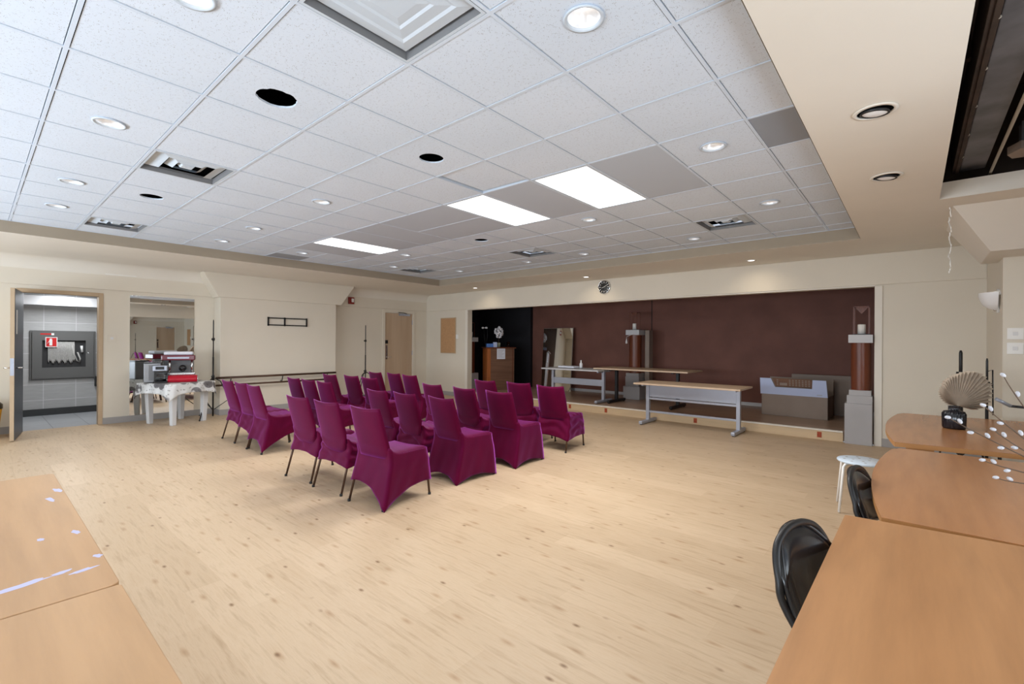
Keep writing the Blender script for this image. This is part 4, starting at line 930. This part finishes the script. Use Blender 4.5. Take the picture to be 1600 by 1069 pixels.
# ------------------------------------------------------------------ beech tables by the mirror wall
def outline_table(name, poly, z, th, topm, label, legs, edge=EDGE, apron=None):
    cx = sum(p[0] for p in poly) / len(poly); cy = sum(p[1] for p in poly) / len(poly); root = empty(name, (cx, cy, 0), 0, label, 'table')
    q = [(a - cx, b - cy) for a, b in poly]
    MB().prism(q, z - .0025, z).build('tabletop', topm, root); MB().prism([(a * .999, b * .999) for a, b in q], z - th, z - .003).build('edge_band', edge, root)
    for lx, ly in legs: MB().tube([(lx - cx, ly - cy, 0), (lx - cx, ly - cy, z - th)], .025, 14).build('leg', STEEL, root)
    if apron: MB().box(apron[0] - cx, apron[1] - cx, apron[2] - cy, apron[3] - cy, z - th - .06, z - th).build('apron', EDGE, root)
    return root
def rounded(x0, x1, y0, y1, r=.02, n=5):
    o_ = []
    for (cx, cy, a0) in ((x1 - r, y1 - r, 0), (x0 + r, y1 - r, 90), (x0 + r, y0 + r, 180), (x1 - r, y0 + r, 270)):
        o_ += [(cx + r * math.cos(R(a0 + 90 * k / n)), cy + r * math.sin(R(a0 + 90 * k / n))) for k in range(n + 1)]
    return o_
def sheared(x0, x1, y0, yl, yr): return [(x0, y0), (x1, y0), (x1, yr), (x0, yl)]
outline_table('beech_table', [(-.245, .62), (.56, .62), (.56, 2.535), (-.22, 2.465)], .74, .028, BEECHY, 'plain rectangular beech-top table closest to the camera, black folding chair at its side', [(-.1, .75), (.45, .75), (.45, 2.35), (-.08, 2.3)])
def boat(y0, y1, bow, x1, x0=-.10, tilt=0., n=18):
    pts = [(x0 - bow * (1 - (2 * k / n - 1) ** 2) - .03 * 0, y1 + (y0 - y1) * k / n) for k in range(n + 1)]
    pts[0] = (x0 + .03, y1); return pts + [(x1, y0 + tilt), (x1, y1 + tilt)]
outline_table('boat_table', boat(2.54, 4.33, .075, .96), .738, .03, BEECHG, 'glossy beech table with a bowed side, the middle of three, under the willow twigs', [(.05, 2.7), (.85, 2.7), (.85, 4.1), (.05, 4.1)])
outline_table('boat_table', boat(4.56, 6.56, .085, .96, -.105, .1), .74, .034, BEECHG, 'glossy bowed beech table carrying the black ribbed vase', [(.85, 4.8), (.85, 6.3), (.1, 6.2)], apron=(-.04, .12, 4.62, 4.66))

# worn beech tables
root = empty('beech_table', (-2.69, -.1, 0), 0, 'worn beech table with scuffed patches, farther half of the pair by the photo corner', 'table')
MB().prism([(a + 2.69, b + .1) for a, b in rounded(-3.575, -1.813, -.52, .30, .03)], .712, .74).build('tabletop', BEECHX, root, .003)
for x, y in ((-.78, .3), (.78, .3), (-.78, -.3), (.78, -.3)): MB().tube([(x, y, 0), (x, y, .712)], .02, 12).build('leg', STEEL, root)
random.seed(9)
def patch(cx, cy, a, b, ang):
    n = 14; c, s_ = math.cos(ang), math.sin(ang); P = []
    for k in range(n):
        t_ = 2 * PI * k / n; q = random.uniform(.65, 1.15); u, v_ = a * q * math.cos(t_), b * q * math.sin(t_); P.append((cx + 2.69 + u * c - v_ * s_, cy + .1 + u * s_ + v_ * c))
    MB().prism(P, .7402, .7404).build('scuff_mark', LILAC, root)
for (x, y, a, b) in ((-2.01, .10, .018, .075), (-2.03, .19, .012, .03), (-3.15, .28, .05, .016), (-3.0, .24, .05, .013), (-2.42, .265, .03, .012), (-2.10, .285, .02, .012), (-2.0, .235, .012, .04), (-2.42, .17, .02, .01)): patch(x, y, a, b, .2)
root = empty('beech_table', (-.93, -.1, 0), 0, 'smooth beech table nearer the camera, butted against the worn one', 'table')
MB().prism([(a + .93, b + .1) for a, b in rounded(-1.808, -.06, -.52, .30, .012)], .712, .74).build('tabletop', BEECHX, root, .003)
for x, y in ((-.78, .3), (.78, .3), (-.78, -.3), (.78, -.3)): MB().tube([(x, y, 0), (x, y, .712)], .02, 12).build('leg', STEEL, root)

# black folding chairs tucked at the beech tables (facing +x)
def smooth(pts, k=6):
    P = [Vector(p) for p in pts]; out = []
    for i in range(len(P) - 1):
        a, b, c, d_ = P[max(i - 1, 0)], P[i], P[i + 1], P[min(i + 2, len(P) - 1)]
        for j in range(k):
            t = j / k; out.append(.5 * ((2 * b) + (c - a) * t + (2 * a - 5 * b + 4 * c - d_) * t * t + (3 * b - a - 3 * c + d_) * t ** 3))
    return out + [P[-1]]
def folding_chair(x, y, rz, label, towel=False):
    root = empty('folding_chair', (x, y, 0), rz, label, 'chair', 'black folding chairs tucked at the beech tables')
    # local: chair faces +x, back at x = -.2, width along y
    def by(z): return -.17 - .13 * (z - .45) / .37
    fr_ = MB()
    pts = [(-.02, -.215, .02), (-.10, -.215, .35), (by(.60), -.215, .60), (by(.70), -.205, .70), (by(.775), -.165, .775), (by(.81), -.09, .81), (by(.82), 0, .82), (by(.81), .09, .81), (by(.775), .165, .775), (by(.70), .205, .70), (by(.60), .215, .60), (-.10, .215, .35), (-.02, .215, .02)]
    pts = [(p_[0] if p_[2] > .4 else (.26 if p_[2] < .1 else -.02), p_[1], p_[2]) for p_ in pts]
    fr_.tube(smooth(pts), .0125, 12); fr_.build('tube_frame', BLACKM, root)
    def pad(side):
        def f(u, v_):
            s_ = 2 * u - 1; z0 = .545 + .0 * s_; ztop = .812 - .11 * abs(s_) ** 2.6; z = z0 + (ztop - z0) * v_; w_ = .205 - .008 * v_
            e_ = max(abs(s_), abs(2 * v_ - 1)) ** 8; th = .020 * (1 - e_) + .001
            return (by(z) - .028 * (1 - s_ * s_) * 1 + .012 + side * th, s_ * w_, z)
        return f
    b_ = MB(); b_.grid(pad(-1), 20, 12); b_.grid(pad(1), 20, 12); b_.build('back_pad', BLACKP, root)
    pp_ = []
    for k in range(21): pp_.append(Vector(pad(0)(k / 20, 1)) + Vector((0, 0, .004)))
    MB().tube([Vector(pad(0)(0, 0))] + [Vector(pad(0)(0, v_ / 6)) for v_ in range(1, 6)] + pp_ + [Vector(pad(0)(1, v_ / 6)) for v_ in range(5, -1, -1)], .011, 8).build('piping', BLACKP, root)
    MB().prism([(a, b) for a, b in rounded(-.19, .22, -.2, .2, .06)], .43, .465).build('seat', BLACKP, root, .012, 3)
    for s_ in (-1, 1): MB().tube([(-.28, s_ * .23, .012), (-.1, s_ * .23, .25), (.12, s_ * .23, .43)], .0125, 10).build('rear_leg', BLACKM, root)
    if towel:
        def tw(u, v_): return (.02 + .05 * math.sin(v_ * 5) - .20 * (1 - u), -.17 + .30 * v_, .47 + .27 * (1 - u) ** 1.5 + .012 * math.sin(v_ * 17 + u * 6))
        tb_ = MB().grid(tw, 10, 16); o_ = tb_.build('draped_cloth_piece', BEIGEF, root); q = o_.modifiers.new('t', 'SOLIDIFY'); q.thickness = .012
    return root
folding_chair(-.035, 1.885, R(-13), 'black padded folding chair tucked under the plain rectangular beech table')
folding_chair(.063, 3.02, R(-6), 'black padded folding chair tucked under the glossy middle table')
o = MB().grid(lambda u, v_: (.08 - .17 * (1 - u) ** 1.4 + .02 * math.sin(v_ * 4), 3.0 + .36 * v_ + .02 * math.sin(u * 5), .475 + .215 * (1 - u) ** 1.6 * (1 - .35 * abs(2 * v_ - 1)) + .010 * math.sin(v_ * 17 + u * 6)), 12, 18).build('draped_jacket', BEIGEF)
q = o.modifiers.new('t', 'SOLIDIFY'); q.thickness = .014; tag(o, 'crumpled beige jacket lying over the folding chair at the middle table', 'jacket')
o = MB().prism(rounded(-.17, .2, -.17, .17, .05), 0, .03).build('seat_cushion', BEIGEF, bevel=.012); o.location = (-.02, 1.885, .468); o.rotation_euler = (0, 0, R(-13)); tag(o, 'pale beige cushion on the folding chair at the plain beech table', 'cushion')

# stool
root = empty('white_stool', (-.345, 5.15, 0), 0, 'round white stool with pierced seat standing beside the bowed tables', 'stool')
MB().lathe([(.0001, .432), (.172, .432), (.178, .438), (.178, .447), (.172, .453), (.0001, .453)], n=48).build('seat', mat('pale_blue_white_plastic', (.62, .72, .82), .3), root)
hl = MB()
for rr, nn in ((.06, 4), (.125, 8)):
    for k in range(nn):
        a = 2 * PI * k / nn + .3; hl.lathe([(.0001, .4535), (.011, .4535)], (rr * math.cos(a), rr * math.sin(a), 0), 12)
hl.build('pierced_holes', GRBASE, root, recalc=False)
for k in range(4):
    a = R(225 + 90 * k + 8); c, s_ = math.cos(a), math.sin(a); MB().tube([(c * .13, s_ * .13, .425), (c * .175, s_ * .175, .42), (c * .19, s_ * .19, .40), (c * .235, s_ * .235, .008)], .0105, 10).build('leg', CREAMPL, root)

# black ribbed vase with a dried palm leaf
VX, VY = .275, 5.66
root = empty('ribbed_vase', (VX, VY, .741), 0, 'squat black ribbed ceramic vase on the farther glossy beech table', 'vase')
MB().lathe([(.0001, 0), (.070, 0), (.077, .015), (.079, .13), (.068, .152), (.038, .158), (.038, .192), (.042, .198), (.034, .198), (.030, .15), (.0001, .14)], n=96, rib=.035, ribn=22).build('vase_body', BLACKG, root)
root = empty('dried_palm_leaf', (VX, VY, .741), 0, 'fan-shaped pleated dried palm leaf standing in the black ribbed vase', 'dried leaf')
fan = MB(); cen = Vector((.02, 0, .20)); nf = 32; a0, a1 = R(172), R(-12); vs = [cen]; 
vr = RT.copy(); vr.z = 0; vr.normalize()
PR = [(170, .085), (151, .14), (132, .177), (118, .19), (112, .215), (102, .232), (80, .279), (60, .348), (46, .383), (30, .375), (20, .352), (3, .282), (-13, .15)]
def prad(a):
    for (A, ra), (B, rb) in zip(PR, PR[1:]):
        if B <= a <= A: return ra + (rb - ra) * (A - a) / (A - B)
    return PR[-1][1]
for k in range(nf * 2 + 1):
    tt = k / (nf * 2); ad = 170 - 183 * tt; a = R(ad)
    rad = prad(ad) * (1 + .010 * (k % 2) + .012 * math.sin(k * 2.1)); dpt = .020 * (1 if k % 2 else -1)
    q = cen + vr * (rad * math.cos(a)) + Vector((0, 0, rad * math.sin(a))) + vr.cross(Vector((0, 0, 1))) * (dpt - .06 * math.sin(PI * tt)); vs.append(q)
fan.add(vs, [(0, k, k + 1) for k in range(1, nf * 2 + 1)])
o = fan.build('leaf_blade', PALM, root, recalc=False); q = o.modifiers.new('t', 'SOLIDIFY'); q.thickness = .0015
MB().tube([(0, 0, .03), (.005, 0, .12), tuple(cen)], .005, 8).build('leaf_stem', TWIG, root)

# pussy willow twigs in a vase standing just past the picture edge on the plain table
wv = (.45, 2.27)
root = empty('willow_vase', (wv[0], wv[1], .741), 0, 'tall slim vase holding the pussy willow twigs on the plain beech table', 'vase')
MB().lathe([(.0001, 0), (.045, 0), (.05, .1), (.03, .2), (.028, .24), (.034, .25), (.027, .245), (.025, .2), (.0001, .15)], n=32).build('vase_body', FROST, root)
tips = [((.219, 2.168, 1.38), (.262, 2.20, 1.27), 5, 0), ((.171, 2.127, 1.283), (.215, 2.165, 1.225), 7, 1), ((.196, 2.149, 1.205), (.24, 2.185, 1.15), 6, 2), ((.085, 2.05, 1.243), (.18, 2.13, 1.17), 9, 3), ((.17, 2.126, 1.106), (.22, 2.168, 1.075), 6, 4), ((.203, 2.155, 1.05), (.25, 2.19, 1.02), 5, 5)]
TWL = ['uppermost pussy willow twig with pale catkins, reaching highest', 'second-highest pussy willow twig, its tip just past the palm leaf', 'pussy willow twig whose tip hangs before the glossy farther table', 'longest pussy willow twig, its tip in front of the black vase',
       'pussy willow twig starting over the table gap, second from below', 'lowest pussy willow twig, over the middle glossy table']
for (tip, mid, nc, k), lb in zip(tips, TWL):
    root = empty('pussy_willow_twig', (0, 0, 0), 0, lb, 'twig', 'pussy willow twigs reaching into the picture')
    P0 = Vector(tip); P1 = Vector(mid); P3 = Vector((wv[0], wv[1], .99)); P2 = P3 + Vector((-.03, -.01, .04 + .02 * k * .2))
    pts = []
    for i_ in range(25):
        t_ = i_ / 24; pts.append((1 - t_) ** 3 * P0 + 3 * (1 - t_) ** 2 * t_ * P1 + 3 * (1 - t_) * t_ ** 2 * P2 + t_ ** 3 * P3)
    MB().tube(pts, [.0013 + .0018 * i_ / 24 for i_ in range(25)], 7).build('twig_stem', TWIG, root)
    random.seed(20 + k)
    for c_ in range(nc):
        idx = min(23, int(c_ * 20 / nc)); d_ = (pts[idx + 1] - pts[idx]).normalized(); side = 1 if c_ % 2 else -1
        n_ = d_.cross(FW).normalized(); ctr = pts[idx] + n_ * side * (.008 if c_ else 0)
        ax = (-d_ + n_ * side * .5).normalized(); q = ax.to_track_quat('Z', 'Y').to_matrix().to_4x4()
        MB().ball(tuple(ctr), .0056, (1, 1, 1.7), 10, q).build('catkin', CATK, root)
bpy.context.view_layer.update()
